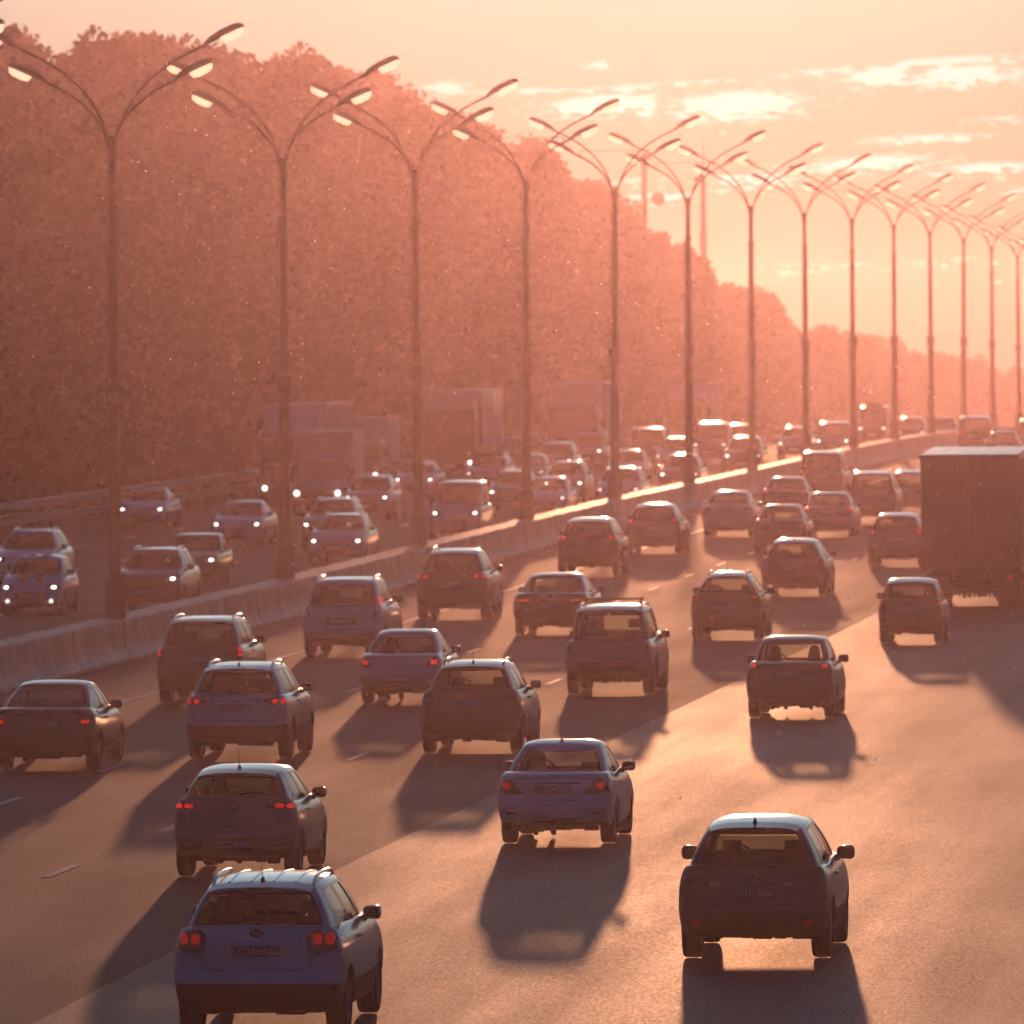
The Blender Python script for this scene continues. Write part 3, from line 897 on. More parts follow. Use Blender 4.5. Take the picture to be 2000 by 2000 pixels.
class Car:
    def __init__(self, name, cls, color, **kw):
        self.p = p = dict(CLASS[cls]); self.kw = kw; self.cls = cls
        for k in list(kw):
            if k in p: p[k] = kw[k]
        sL = p['L'] / CLASS[cls]['L']
        for k in ('wb', 'rfr', 'rrr', 'rwb'):
            if k not in kw: p[k] = p[k] * sL
        if 'H' in kw:
            sH = kw['H'] / CLASS[cls]['H']
            for k in ('hood', 'cowl', 'belt', 'deck'):
                if k not in kw: p[k] *= sH
        self.color = color; self.paint = paint(color)
        self.root = empty(name)
        self.detail = kw.get('detail', 2)
        self.shell(); self.wheels(); self.cabin(); self.mirrors(); self.under()

    def part(self, name, mb, m, parent=None, smooth=40):
        return mb.build(name, m, parent or self.root, smooth)

    def shell(self):
        p = self.p; L, W = p['L'], p['W']; yf, yr = L / 2, -L / 2
        self.yf, self.yr = yf, yr
        ya1, ya2 = yf - p['ofr'], yr + p['orr']; self.ya = (ya1, ya2)
        Rw = p['R']; Ra = Rw * 1.15; zc = Rw * .97
        q = [1.0, .96, .80, .45, 0, -.45, -.80, -.96, -1.0]
        st = [ya1 + Ra * k for k in q] + [(ya1 + ya2) / 2 + .6, (ya1 + ya2) / 2 + .2, (ya1 + ya2) / 2 - .2, (ya1 + ya2) / 2 - .6] + [ya2 + Ra * k for k in q]
        st = sorted(st, reverse=True)
        zsh_tab = [(yf, p['hood']), (yf - .35, p['hood'] + (p['cowl'] - p['hood']) * .5), (p['wb'] + .05, p['cowl'] - .02), (p['wb'] - .5, p['belt']), (p['rrr'], p['belt'] + .01), (p['rwb'] + .1, p['deck'] - .02), (yr, p['deck'] - .02)]
        zs_tab = [(yf, p['zs'] + .02), (yf - .7, p['zs']), (yr + .6, p['zs']), (yr + .25, p['zrb']), (yr, p['zrb'])]

        def arch(y_):
            z = 0
            for ya in (ya1, ya2):
                d = abs(y_ - ya)
                if d < Ra * .999: z = max(z, zc + math.sqrt(Ra * Ra - d * d))
            return z
        rings = []
        # inner underside lip then the lower body levels
        levels = [0, .06, .14, .28, .36, .42, .48, .55, .64, .72, .80, .88, .95, 1.0]
        for k, t in enumerate([-1] + levels):
            tt = max(t, 0)
            w = W / 2 * lerp_tab(WID, tt) * (.90 if t < 0 else 1)
            fi = lerp_tab(FRONT, tt) + (.08 if t < 0 else 0); ri = lerp_tab(p['rear'], tt) + (.10 if t < 0 else 0)
            rr_ = p.get('rrad', .26) if tt < .9 else p.get('rrad', .26) * .9
            hr = half_ring(w, yf - fi, yr + ri, .34, rr_, .10, p.get('bowr', .07), (.07, .045), st)
            ring = []
            for j, (x, y_) in enumerate(hr):
                zsh = interp(zsh_tab, y_); zs = interp(zs_tab, y_)
                z = zs + tt * (zsh - zs) + (.02 if t < 0 else 0) + (.03 * (1 - tt) if y_ < yr + .5 else 0)
                if I_S <= j < I_CR:
                    a = arch(y_)
                    if a > z: z = a + .0015 * k
                ring.append((x, y_, z))
            rings.append(ring)
        self.k_low = len(rings)
        # hood / boot deck: from shoulder ring to the foot of the glass
        top = rings[-1]
        gw = W / 2 * .90 * (.985 if self.cls != 'van' else 1.0)
        g0 = half_ring(gw, p['wb'], p['rwb'], .22, p.get('grr', .16), .22, p.get('bowg', .10), (.10, .10), None)
        ym = (p['wb'] + p['rwb']) / 2
        zb_tab = [(p['wb'] + .3, p['cowl'] + .03), (p['wb'] - .5, p['belt'] + .02), (p['rrr'], p['belt'] + .03), (p['rwb'], p['deck'])]
        base = [(x, y_, interp(zb_tab, y_)) for x, y_ in g0]
        for s in (.12, .3, .55, .8, 1.0):
            ring = []
            for j in range(HALF):
                a, c = Vector(top[j]), Vector(base[j])
                v = a.lerp(c, s)
                ln = (Vector((a.x, a.y)) - Vector((c.x, c.y))).length
                v.z += math.sin(math.pi * min(1, s * .95)) * min(.06, ln * .07)
                ring.append(tuple(v))
            rings.append(ring)
        self.k_g = len(rings) - 1
        # glasshouse
        rw = W / 2 * p['roofw'] * (1.0)
        ze = p['H'] - p['zcrown']
        g1 = half_ring(rw, p['rfr'], p['rrr'], .16, p.get('grr', .16) * .8, .16, .08, (.06, .06), None)
        yrm = p['rfr'] * .35 + p['rrr'] * .65
        hl = (p['rfr'] - p['rrr'])
        roofz = lambda y_: ze - .10 * max(0, (y_ - yrm - .0) / hl) ** 2 * 1.2 - p.get('rdrop', .12) * max(0, (yrm + .25 * hl - y_) / hl) ** 2 * 1.6
        edge = [(x, y_, roofz(y_)) for x, y_ in g1]
        for f in ROWS[1:]:
            ring = []
            for j in range(HALF):
                v = Vector(base[j]).lerp(Vector(edge[j]), f)
                b_ = math.sin(math.pi * f)
                v.x *= 1 + .035 * b_
                if j >= I_CR: v.y -= .03 * b_
                if j < I_S: v.y += .03 * b_
                ring.append(tuple(v))
            rings.append(ring)
        self.k_r = len(rings) - 1
        cyr = (p['rfr'] + p['rrr']) / 2
        for qk in (.04, .10, .18, .30, .46, .70, 1.0):
            ring = []
            for (x, y_, z) in edge:
                s = 1 - qk
                yy = cyr + (y_ - cyr) * (1 - qk * .25)
                ring.append((x * s, yy, roofz(yy) + p['zcrown'] * (1 - s ** 4.5)))
            rings.append(ring)
        self.edge = edge
        # full loops: right half then mirrored left half
        N = 2 * HALF - 2
        V = []
        for r in rings:
            V += r + [(-x, y_, z) for (x, y_, z) in reversed(r[1:-1])]
        self.V = V; self.N = N
        F = {}

        def hidx(j):
            return j if j < HALF else N - j
        allf = []
        doorB = I_S + int(NS * .46)
        for k in range(len(rings) - 1):
            for j in range(N):
                j2 = (j + 1) % N
                f = (k * N + j, k * N + j2, (k + 1) * N + j2, (k + 1) * N + j)
                h = min(hidx(j), hidx(j2))         # half index of the cell
                tagn = 'body'
                if k < self.k_low - 1:
                    t0 = ([-1] + levels)[k]
                    if t0 < .06 and self.kw.get('clad', 0) == 0: tagn = 'lower_trim'
                    elif t0 < self.kw.get('clad', 0): tagn = 'lower_trim'
                    elif h >= I_CR and t0 < .48: tagn = 'rear_bumper'
                    elif h < I_S and t0 < .42: tagn = 'front_bumper'
                    elif h >= I_R and t0 >= .48 and h < HALF: tagn = 'tailgate'
                    elif I_S + 9 <= h < I_S + 13 and .06 <= t0 < .95: tagn = 'door'
                elif k < self.k_g:
                    if h < NF + 2: tagn = 'bonnet'
                    elif h >= I_R - 1: tagn = 'tailgate'
                elif k < self.k_r:
                    row = k - self.k_g
                    gl, edge_ = 2 <= row <= 5, row in (1, 6)
                    if h < I_CF + 2:
                        tagn = 'windscreen' if gl else ('trim' if row in (1, 6) else 'body')
                    elif h == I_CF + 2:
                        tagn = 'trim' if 1 <= row <= 6 else 'body'
                    elif I_S + 1 <= h < I_CR - 2:
                        if h in (doorB, ): tagn = 'trim' if 1 <= row <= 6 else 'body'
                        elif h == I_S + 1 or h == I_CR - 3: tagn = 'trim' if 1 <= row <= 6 else 'body'
                        elif gl: tagn = 'side_window'
                        elif row in (1, 6): tagn = 'trim'
                        if self.kw.get('panel') and h > doorB and tagn == 'side_window': tagn = 'body'
                    elif h >= I_R - 3:
                        if h == I_R - 3: tagn = 'trim' if 1 <= row <= 6 else 'body'
                        elif gl: tagn = 'rear_window'
                        elif row in (1, 6): tagn = 'trim'
                else:
                    tagn = 'roof'
                F.setdefault(tagn, []).append(f); allf.append(f)
        full = bpy.data.meshes.new('shell_tmp'); full.from_pydata(V, [], allf); full.update()
        nrm = [v.normal.copy() for v in full.vertices]
        # outward test
        c = Vector((0, 0, .7)); s = sum(1 if n.dot(Vector(v) - c) > 0 else -1 for n, v in zip(nrm, V))
        flip = s < 0
        if flip: nrm = [-n for n in nrm]
        bpy.data.meshes.remove(full)
        self.bvh = BVHTree.FromPolygons([Vector(v) for v in V], allf)
        gm = {'windscreen': self.kw.get('wglass', glass_clear), 'rear_window': self.kw.get('rglass', glass_rear), 'side_window': self.kw.get('sglass', glass_rear)}
        clad_m = plastic_m
        for tagn, faces in F.items():
            m = {'lower_trim': clad_m, 'trim': trim_m}.get(tagn, gm.get(tagn, self.paint))
            if tagn == 'roof' and self.kw.get('roofcol'): m = paint(self.kw['roofcol'])
            nm = {'trim': 'window_surround', 'lower_trim': 'lower_cladding', 'tailgate': 'boot_lid' if self.cls in ('sedan', 'boxy') else 'tailgate'}.get(tagn, tagn)
            inset = .010 if tagn in gm else 0
            if tagn in ('side_window', 'door'):
                groups = {1: [], -1: []}
                for f in faces: groups[1 if sum(V[i][0] for i in f) > 0 else -1].append(f)
                sets = [g for g in groups.values() if g]
            else: sets = [faces]
            for fs in sets:
                mp = {}; vv = []; nn = []; ff = []
                for f in fs:
                    g = []
                    for i in f:
                        if i not in mp:
                            mp[i] = len(vv); vv.append(tuple(Vector(V[i]) - nrm[i] * inset)); nn.append(nrm[i])
                        g.append(mp[i])
                    g = tuple(reversed(g)) if flip else tuple(g)
                    if len(set(g)) >= 3: ff.append(g)
                me = bpy.data.meshes.new(nm); me.from_pydata(vv, [], ff); me.materials.append(m)
                me.polygons.foreach_set('use_smooth', [True] * len(me.polygons)); me.update()
                me.normals_split_custom_set_from_vertices(nn)
                o = link(nm, me, self.root)
                if tagn == 'door': self.handle(o, fs)
        self.base, self.roofz = base, roofz

    def handle(self, o, fs):
        if self.detail < 2: return
        sgn = 1 if sum(self.V[i][0] for i in fs[0]) > 0 else -1
        h = self.side_hit(-.55, self.p['belt'] - .10, sgn)
        if h is None: return
        b = MB(); b.box((h.x + sgn * .018, h.y, h.z), (.035, .20, .03)); b.build('door_handle', self.paint, o, 40)

    def side_hit(self, y_, z, sgn):
        h = self.bvh.ray_cast(Vector((sgn * 5, y_, z)), Vector((-sgn, 0, 0)))
        return h[0]

    def hit(self, x, z, side):
        """surface point seen from behind (side=-1) or from the front (side=1)"""
        for k in range(14):
            h = self.bvh.ray_cast(Vector((x, side * 20, z)), Vector((0, -side, 0)))
            if h[0] is not None and h[0].y * side > 0: return h[0]
            x *= .985
        return Vector((x, side * self.p['L'] / 2, z))

    def patch(self, name, poly, side, off, m, parent=None, nr=3, thick=.03, step=.09):
        P = []
        n = len(poly)
        for i in range(n):
            a, c = Vector(poly[i]), Vector(poly[(i + 1) % n]); s = max(1, int((c - a).length / step))
            for k in range(s): P.append(a.lerp(c, k / s))
        cen = sum(P, Vector((0, 0))) / len(P); m_ = len(P)
        V = []
        for r in range(nr):
            f = 1 - r / nr
            for q in P:
                v = cen + (q - cen) * f; h = self.hit(v.x, v.y, side); V.append((h.x, h.y + side * off, v.y))
        h = self.hit(cen.x, cen.y, side); V.append((h.x, h.y + side * off, cen.y)); ci = len(V) - 1
        sk = len(V)
        for i in range(m_): x, y_, z = V[i]; V.append((x, y_ - side * thick, z))
        F = []
        for r in range(nr - 1):
            for i in range(m_): F.append((r * m_ + i, r * m_ + (i + 1) % m_, (r + 1) * m_ + (i + 1) % m_, (r + 1) * m_ + i))
        for i in range(m_):
            F.append(((nr - 1) * m_ + i, (nr - 1) * m_ + (i + 1) % m_, ci)); F.append((i, sk + i, sk + (i + 1) % m_, (i + 1) % m_))
        b = MB(); b.add(V, F)
        return b.build(name, m, parent or self.root, 50)

    def ribbon(self, name, pts, side, w, m, parent=None, closed=False, off=.003):
        P = []
        seq = pts + ([pts[0]] if closed else [])
        for i in range(len(seq) - 1):
            a, c = Vector(seq[i]), Vector(seq[i + 1]); s = max(1, int((c - a).length / .07))
            for k in range(s): P.append(a.lerp(c, k / s))
        P.append(Vector(seq[-1]))
        V = []; F = []
        for i, q in enumerate(P):
            t = (P[min(i + 1, len(P) - 1)] - P[max(i - 1, 0)]).normalized(); nn = Vector((-t.y, t.x)) * w / 2
            for s in (1, -1):
                v = q + nn * s; h = self.hit(v.x, v.y, side); V.append((h.x, h.y + side * off, v.y))
            if i: F.append((2 * i - 2, 2 * i - 1, 2 * i + 1, 2 * i))
        b = MB(); b.add(V, F)
        return b.build(name, m, parent or self.root, 60)

    def wheels(self):
        p = self.p; Rw = p['R']; wd = .205 if self.cls != 'suv' else .225
        ty, ri = wheel_meshes(Rw, wd)
        for ya in self.ya:
            for s in (1, -1):
                e = empty('wheel', (s * (p['W'] / 2 - wd / 2 - .035), ya, Rw), 0 if s > 0 else math.pi); e.parent = self.root
                link('tyre', ty, e); link('rim', ri, e)

    def cabin(self):
        p = self.p
        # cabin floor / parcel shelf closing the shell at belt height
        b = MB(); n = HALF
        ring = [(x * .97, y_ * .985, z - .05) for (x, y_, z) in self.base]
        loop = ring + [(-x, y_, z) for (x, y_, z) in reversed(ring[1:-1])]
        b.add(loop + [(0, 0, p['belt'] - .03)], [(i, (i + 1) % len(loop), len(loop)) for i in range(len(loop))])
        self.part('cabin_shelf', b, inner_m)
        if self.detail < 1: return
        zt = p['H'] - .32; zb = p['belt'] - .12
        ysf = p['rfr'] - .75
        self.seat_y = ysf
        for sx in (-.37, .37):
            b = MB(); b.box((sx, ysf, (zb + zt - .22) / 2), (.46, .12, zt - .22 - zb), None, (.82, .8))
            s = self.part('front_seat', b, seat_m)
            b = MB(); b.box((sx, ysf - .02, zt - .09), (.25, .10, .17), None, (.85, .8)); b.build('headrest', seat_m, s, 40)
            b = MB(); b.tube([(sx - .06, ysf, zt - .25), (sx - .06, ysf, zt - .12)], .008, 5); b.tube([(sx + .06, ysf, zt - .25), (sx + .06, ysf, zt - .12)], .008, 5); b.build('headrest_post', chrome_m, s)
        yrs = max(p['rrr'] + .35, p['rwb'] + .45) if self.cls in ('sedan', 'boxy') else p['rrr'] + .75
        if yrs < ysf - .5:
            b = MB(); b.box((0, yrs, zb + .06), (1.25, .13, .26), None, (.97, .8)); s = self.part('rear_seat', b, seat_m)
            for sx in (-.40, .40):
                b = MB(); b.box((sx, yrs - .01, zb + .25), (.24, .09, .13), None, (.85, .8)); b.build('headrest', seat_m, s, 40)
        b = MB(); b.box((0, p['wb'] - .45, p['cowl'] - .05), (p['W'] * .78, .4, .14), None, (.95, .7)); self.part('dashboard', b, inner_m)
        b = MB(); b.box((0, p['rfr'] + .02, p['H'] - .17), (.22, .03, .06)); b.tube([(0, p['rfr'] + .03, p['H'] - .15), (0, p['rfr'] + .08, p['H'] - .09)], .01, 5); self.part('inner_mirror', b, inner_m)
        pts = [(-.37 + .18 * math.cos(a), ysf + .62 + .06 * math.sin(a), p['belt'] + .02 + .17 * math.sin(a)) for a in [k * math.pi / 8 for k in range(17)]]
        b = MB(); b.tube(pts, .015, 6, False); self.part('steering_wheel', b, inner_m)

    def mirrors(self):
        p = self.p; y_ = p['wb'] - .62; z = p['belt'] + .085
        k = self.kw.get('mirror', 1.0)
        for s in (1, -1):
            h = self.side_hit(y_, p['belt'] - .01, s); x0 = abs(h.x) if h is not None else p['W'] / 2 * .9
            b = MB(); V = []; F = []
            wdt, ht, dp = .20 * k, .155 * k, .13 * k
            xc = x0 - .015 + wdt / 2
            rows_, seg = 7, 14
            for i in range(rows_ + 1):
                ph = -math.pi / 2 + math.pi * i / rows_
                for j in range(seg):
                    th = 2 * math.pi * j / seg
                    sp = lambda v, e: math.copysign(abs(v) ** e, v)
                    cx, cz = sp(math.cos(th), .62), sp(math.sin(th), .62)
                    rr = sp(math.cos(ph), .55); yy = math.sin(ph)
                    V.append((s * (xc + cx * rr * wdt / 2 * (1.0 if cx > 0 else 1.05)), y_ + (yy * dp / 2 if yy < 0 else yy * dp / 2 * 1.25), z + cz * rr * ht / 2 * (1 + .10 * cx)))
            for i in range(rows_):
                for j in range(seg): F.append((i * seg + j, i * seg + (j + 1) % seg, (i + 1) * seg + (j + 1) % seg, (i + 1) * seg + j))
            b.add(V, F)
            mr = self.part('wing_mirror', b, self.paint if self.kw.get('mpaint', 1) else plastic_m, None, 60)
            b = MB(); b.tube([(s * (x0 - .03), y_ + .02, p['belt'] + .0), (s * (xc - wdt * .3), y_ + .01, z - ht * .25)], [.045, .03], 6); b.build('mirror_arm', plastic_m, mr, 60)
            b = MB(); b.box((s * xc, y_ - dp / 2 - .001, z), (wdt * .80, .006, ht * .74)); b.build('mirror_glass', trim_m, mr)  # black gloss stands in for the dark road reflected in the mirror

    def under(self):
        p = self.p; W = p['W']; z0 = p['zs'] + .03
        rnd = random.Random(int(p['L'] * 1000 + W * 100))
        b = MB(); b.box((0, 0, z0 + .12), (W * .66, p['L'] - .75, .24), None, (1, 1))
        b.tube([(-.42, self.yr + .32, z0 + .10), (.15, self.yr + .32, z0 + .10)], .10, 10)
        b.tube([(.30, self.yr + .16, z0 + .05), (.30, self.yr + .7, z0 + .07)], .032, 8)
        b.tube([(-W * .34, self.ya[1], p['R'] * .95), (W * .34, self.ya[1], p['R'] * .95)], .05, 8)
        for k in range(6):
            x = -W * .30 + W * .60 * k / 5
            b.box((x + rnd.uniform(-.04, .04), self.yr + .55 + rnd.uniform(-.1, .2), z0 + .03 - rnd.uniform(0, .045)), (rnd.uniform(.12, .34), .25, .08))
        self.part('underbody', b, under_m, None, 40)
        for s in (1, -1):      # wheel housings
            for ya in self.ya:
                b = MB(); prof_ = []
                Ra = p['R'] * 1.12
                V = []; F = []
                for i in range(13):
                    a = math.pi * i / 12
                    for x in (W * .33, W / 2 * .93): V.append((s * x, ya + Ra * math.cos(a), p['R'] * .97 + Ra * math.sin(a)))
                    if i: F.append((2 * i - 2, 2 * i - 1, 2 * i + 1, 2 * i))
                b.add(V, F); self.part('wheel_housing', b, under_m, None, 60)

    # ---- furniture chosen per car
    def rails(self, m=None):
        p = self.p
        for s in (1, -1):
            P = []
            for i in range(9):
                t = i / 8; y_ = p['rfr'] - .18 + (p['rrr'] + .25 - p['rfr'] + .18) * t
                h = self.bvh.ray_cast(Vector((s * p['W'] / 2 * p['roofw'] * .90, y_, 5)), Vector((0, 0, -1)))[0]
                lift = .055 * min(1, min(t, 1 - t) * 9) - .005
                P.append((h.x, y_, h.z + lift))
            b = MB(); b.tube(P, .021, 7); self.part('roof_rail', b, m or chrome_m, None, 60)

    def antenna(self, kind='rod'):
        p = self.p; y_ = p['rrr'] + .22
        z = self.bvh.ray_cast(Vector((0, y_, 5)), Vector((0, 0, -1)))[0].z
        b = MB()
        if kind == 'rod':
            b.lathe([(.032, -.01), (.022, .03), (.012, .05), (0, .055)], 8, 'z', (0, y_, z)); b.tube([(0, y_, z + .03), (0, y_ - .14, z + .30)], [.006, .003], 5)
        else:
            V = [(-.03, y_ - .09, z - .01), (.03, y_ - .09, z - .01), (.022, y_ + .10, z - .01), (-.022, y_ + .10, z - .01), (-.004, y_ - .08, z + .07), (.004, y_ - .08, z + .07)]
            b.add(V, [(0, 1, 5, 4), (1, 2, 5), (2, 3, 4, 5), (3, 0, 4), (3, 2, 1, 0)])
        self.part('antenna', b, trim_m, None, 40)

    def spoiler(self, depth=None, m=None):
        p = self.p; d = depth or p['spoiler']
        if not d: return
        w = p['W'] / 2 * p['roofw'] * .93; V = []; F = []; n = 10
        for i in range(n + 1):
            x = -w + 2 * w * i / n; e = 1 - abs(x / w) ** 4 * .45
            h = self.bvh.ray_cast(Vector((x, p['rrr'] + .14, 5)), Vector((0, 0, -1)))[0]
            z = h.z; yb = p['rrr'] + .14
            V += [(x, yb, z + .008), (x * 1.0, p['rrr'] - d * e, z - .03), (x, p['rrr'] - d * e, z - .055), (x, yb, z - .05)]
        for i in range(n):
            for k in range(4): F.append((i * 4 + k, i * 4 + (k + 1) % 4, (i + 1) * 4 + (k + 1) % 4, (i + 1) * 4 + k))
        F += [(0, 1, 2, 3), tuple(n * 4 + k for k in (3, 2, 1, 0))]
        b = MB(); b.add(V, F); o = self.part('roof_spoiler', b, m or self.paint, None, 40)
        b = MB(); b.box((0, p['rrr'] - d * .98, V[n // 2 * 4 + 1][2] - .012), (.30, .012, .016)); b.build('brake_light', dred_m, o)

    def tails(self, poly, lamps=(), m=None, lit=None, off=.012):
        """poly for the right hand side, lamps: lit cells inside it"""
        for s in (1, -1):
            P = [(s * x, z) for x, z in poly]
            o = self.patch('tail_light', P, -1, off, m or dred_m)
            for (cx, cz, rx, rz) in lamps:
                q = [(s * (cx + rx * math.copysign(abs(math.cos(a)) ** .7, math.cos(a))), cz + rz * math.copysign(abs(math.sin(a)) ** .7, math.sin(a))) for a in [k * math.pi / 6 for k in range(12)]]
                self.patch('lit_lamp', q, -1, off + .004, lit or lit_m, o, 2, .004)

    def heads(self, poly, lamps=(), m=None, lit=None):
        for s in (1, -1):
            P = [(s * x, z) for x, z in poly]
            o = self.patch('headlight', P, 1, .010, m or clear_m)
            for (cx, cz, rx, rz) in lamps:
                q = [(s * (cx + rx * math.cos(a)), cz + rz * math.sin(a)) for a in [k * math.pi / 5 for k in range(10)]]
                self.patch('lit_lamp', q, 1, .016, lit or head_m, o, 2, .004)

    def plate(self, z, txt=None, side=-1, w=.52, h=.112, x=0.0, off=.02):
        o = self.patch('number_plate', [(x - w / 2, z - h / 2), (x + w / 2, z - h / 2), (x + w / 2, z + h / 2), (x - w / 2, z + h / 2)], side, off, plate_m, None, 2, .02, .3)
        hh = self.hit(x, z, side)
        e = MB()
        yb = hh.y + side * (off + .004)
        for (cx, cz, sx, sz) in ((x, z + h / 2 - .006, w, .008), (x, z - h / 2 + .006, w, .008), (x - w / 2 + .005, z, .008, h), (x + w / 2 - .005, z, .008, h), (x + w * .22, z, .006, h)):
            e.box((cx, yb, cz), (sx, .004, sz))
        e.build('plate_border', ink_m, o)
        if txt:
            main, reg = txt
            for t_, sz, cx, cz in ((main, .098, x - w * .135, z - .004), (reg, .070, x + w * .36, z + .014)):
                me = text_mesh(t_, sz, ink_m); ob = link('lettering', me, o)
                ob.rotation_euler = (math.pi / 2, 0, 0 if side < 0 else math.pi); ob.location = (cx, yb, cz)
                w_ = max(v.co.x for v in me.vertices) - min(v.co.x for v in me.vertices)
                lim = w * (.66 if t_ is main else .22); sc = min(1.25, lim / max(.01, w_)); ob.scale = (sc, 1, 1)
        return o

    def badge(self, z, kind='oval', side=-1, x=0, size=.07):
        hh = self.hit(x, z, side); y0 = hh.y + side * .012
        tl = math.pi / 2
        def ell(rx, rz, cx=x, cz=z, n=20): return [(cx + rx * math.cos(k * 2 * math.pi / n), y0, cz + rz * math.sin(k * 2 * math.pi / n)) for k in range(n + 1)]
        b = MB()
        if kind == 'kia':
            o = self.patch('badge', [(x + size * 1.15 * math.cos(k * math.pi / 8), z + size * .62 * math.sin(k * math.pi / 8)) for k in range(16)], side, .008, trim_m, None, 2, .008)
            b.tube(ell(size * 1.15, size * .62), .006, 6, False); b.build('badge_ring', chrome_m, o)
            me = text_mesh('KIA', size * .85, badge_m); t = link('lettering', me, o); t.rotation_euler = (math.pi / 2, 0, 0); t.location = (x, y0 - .004, z)
            return
        if kind == 'wings':
            b.tube(ell(size, size * .82), .007, 6, False)
            b.tube([(x - size * .93, y0, z + size * .25), (x - size * .45, y0, z + size * .32), (x, y0, z - size * .22), (x + size * .45, y0, z + size * .32), (x + size * .93, y0, z + size * .25)], .007, 6)
        elif kind == 'h':
            b.tube(ell(size, size * .55), .006, 6, False)
            b.tube([(x - size * .35, y0, z - size * .38), (x - size * .2, y0, z + size * .4)], .006, 6); b.tube([(x + size * .2, y0, z - size * .4), (x + size * .35, y0, z + size * .38)], .006, 6)
            b.tube([(x - size * .28, y0, z - size * .04), (x + size * .28, y0, z + size * .05)], .006, 6)
        elif kind == 'triple':
            b.tube(ell(size, size * .65), .006, 6, False); b.tube(ell(size * .33, size * .62), .005, 6, False); b.tube(ell(size * .7, size * .28, x, z + size * .30), .005, 6, False)
        elif kind == 'rings':
            for k in range(4): b.tube(ell(size * .5, size * .5, x + (k - 1.5) * size * .72), .006, 6, False)
        else:
            b.tube(ell(size, size * .6), .008, 6, False)
        b.build('badge', badge_m, self.root, 60)

    def front_face(self, style='grille', zl=None):
        p = self.p; zg = p['zs'] + (p['hood'] - p['zs']) * .60; w = p['W'] / 2
        self.patch('grille', [(-w * .42, zg - .09), (w * .42, zg - .09), (w * .50, zg + .09), (-w * .50, zg + .09)], 1, .008, plastic_m)
        self.patch('air_intake', [(-w * .55, p['zs'] + .09), (w * .55, p['zs'] + .09), (w * .62, p['zs'] + .24), (-w * .62, p['zs'] + .24)], 1, .008, plastic_m)
        self.plate(p['zs'] + .30, None, 1)

    def place(self, x, y, rz, label, group):
        r = self.root
        r.location = (x, y, gz(y) + .008 if x > SEAM else gz(y) + .002)
        sl = math.atan(gslope(y))
        r.rotation_mode = 'XYZ'
        r.rotation_euler = (sl if abs(rz) < 1 else -sl, 0, rz)
        tag(r, label, 'car', group)
        return r
# ------------------------------------------------------------------ lorries and vans with boxes
def bbox(name, c, s, bev, m, parent, taper=None, seg=2):
    b = MB(); b.box((0, 0, 0), s, None, taper)
    me = bpy.data.meshes.new(name); me.from_pydata(b.v, [], b.f)
    bm = bmesh.new(); bm.from_mesh(me)
    bmesh.ops.recalc_face_normals(bm, faces=bm.faces)
    if bev: bmesh.ops.bevel(bm, geom=bm.edges[:], offset=bev, segments=seg, affect='EDGES', profile=.5)
    bm.to_mesh(me); bm.free(); me.materials.append(m)
    me.polygons.foreach_set('use_smooth', [True] * len(me.polygons)); me.set_sharp_from_angle(angle=R(35))
    o = link(name, me, parent); o.location = c
    return o


def truck_wheels(root, ys, Rw, track, dual=True, wd=.28):
    ty, ri = wheel_meshes(Rw, wd)
    for i, ya in enumerate(ys):
        for s in (1, -1):
            offs = (0, .31) if (dual and i > 0) else (0,)
            for k in offs:
                e = empty('wheel', (s * (track - k), ya, Rw), 0 if s > 0 else math.pi); e.parent = root
                link('tyre', ty, e); link('rim', ri, e)


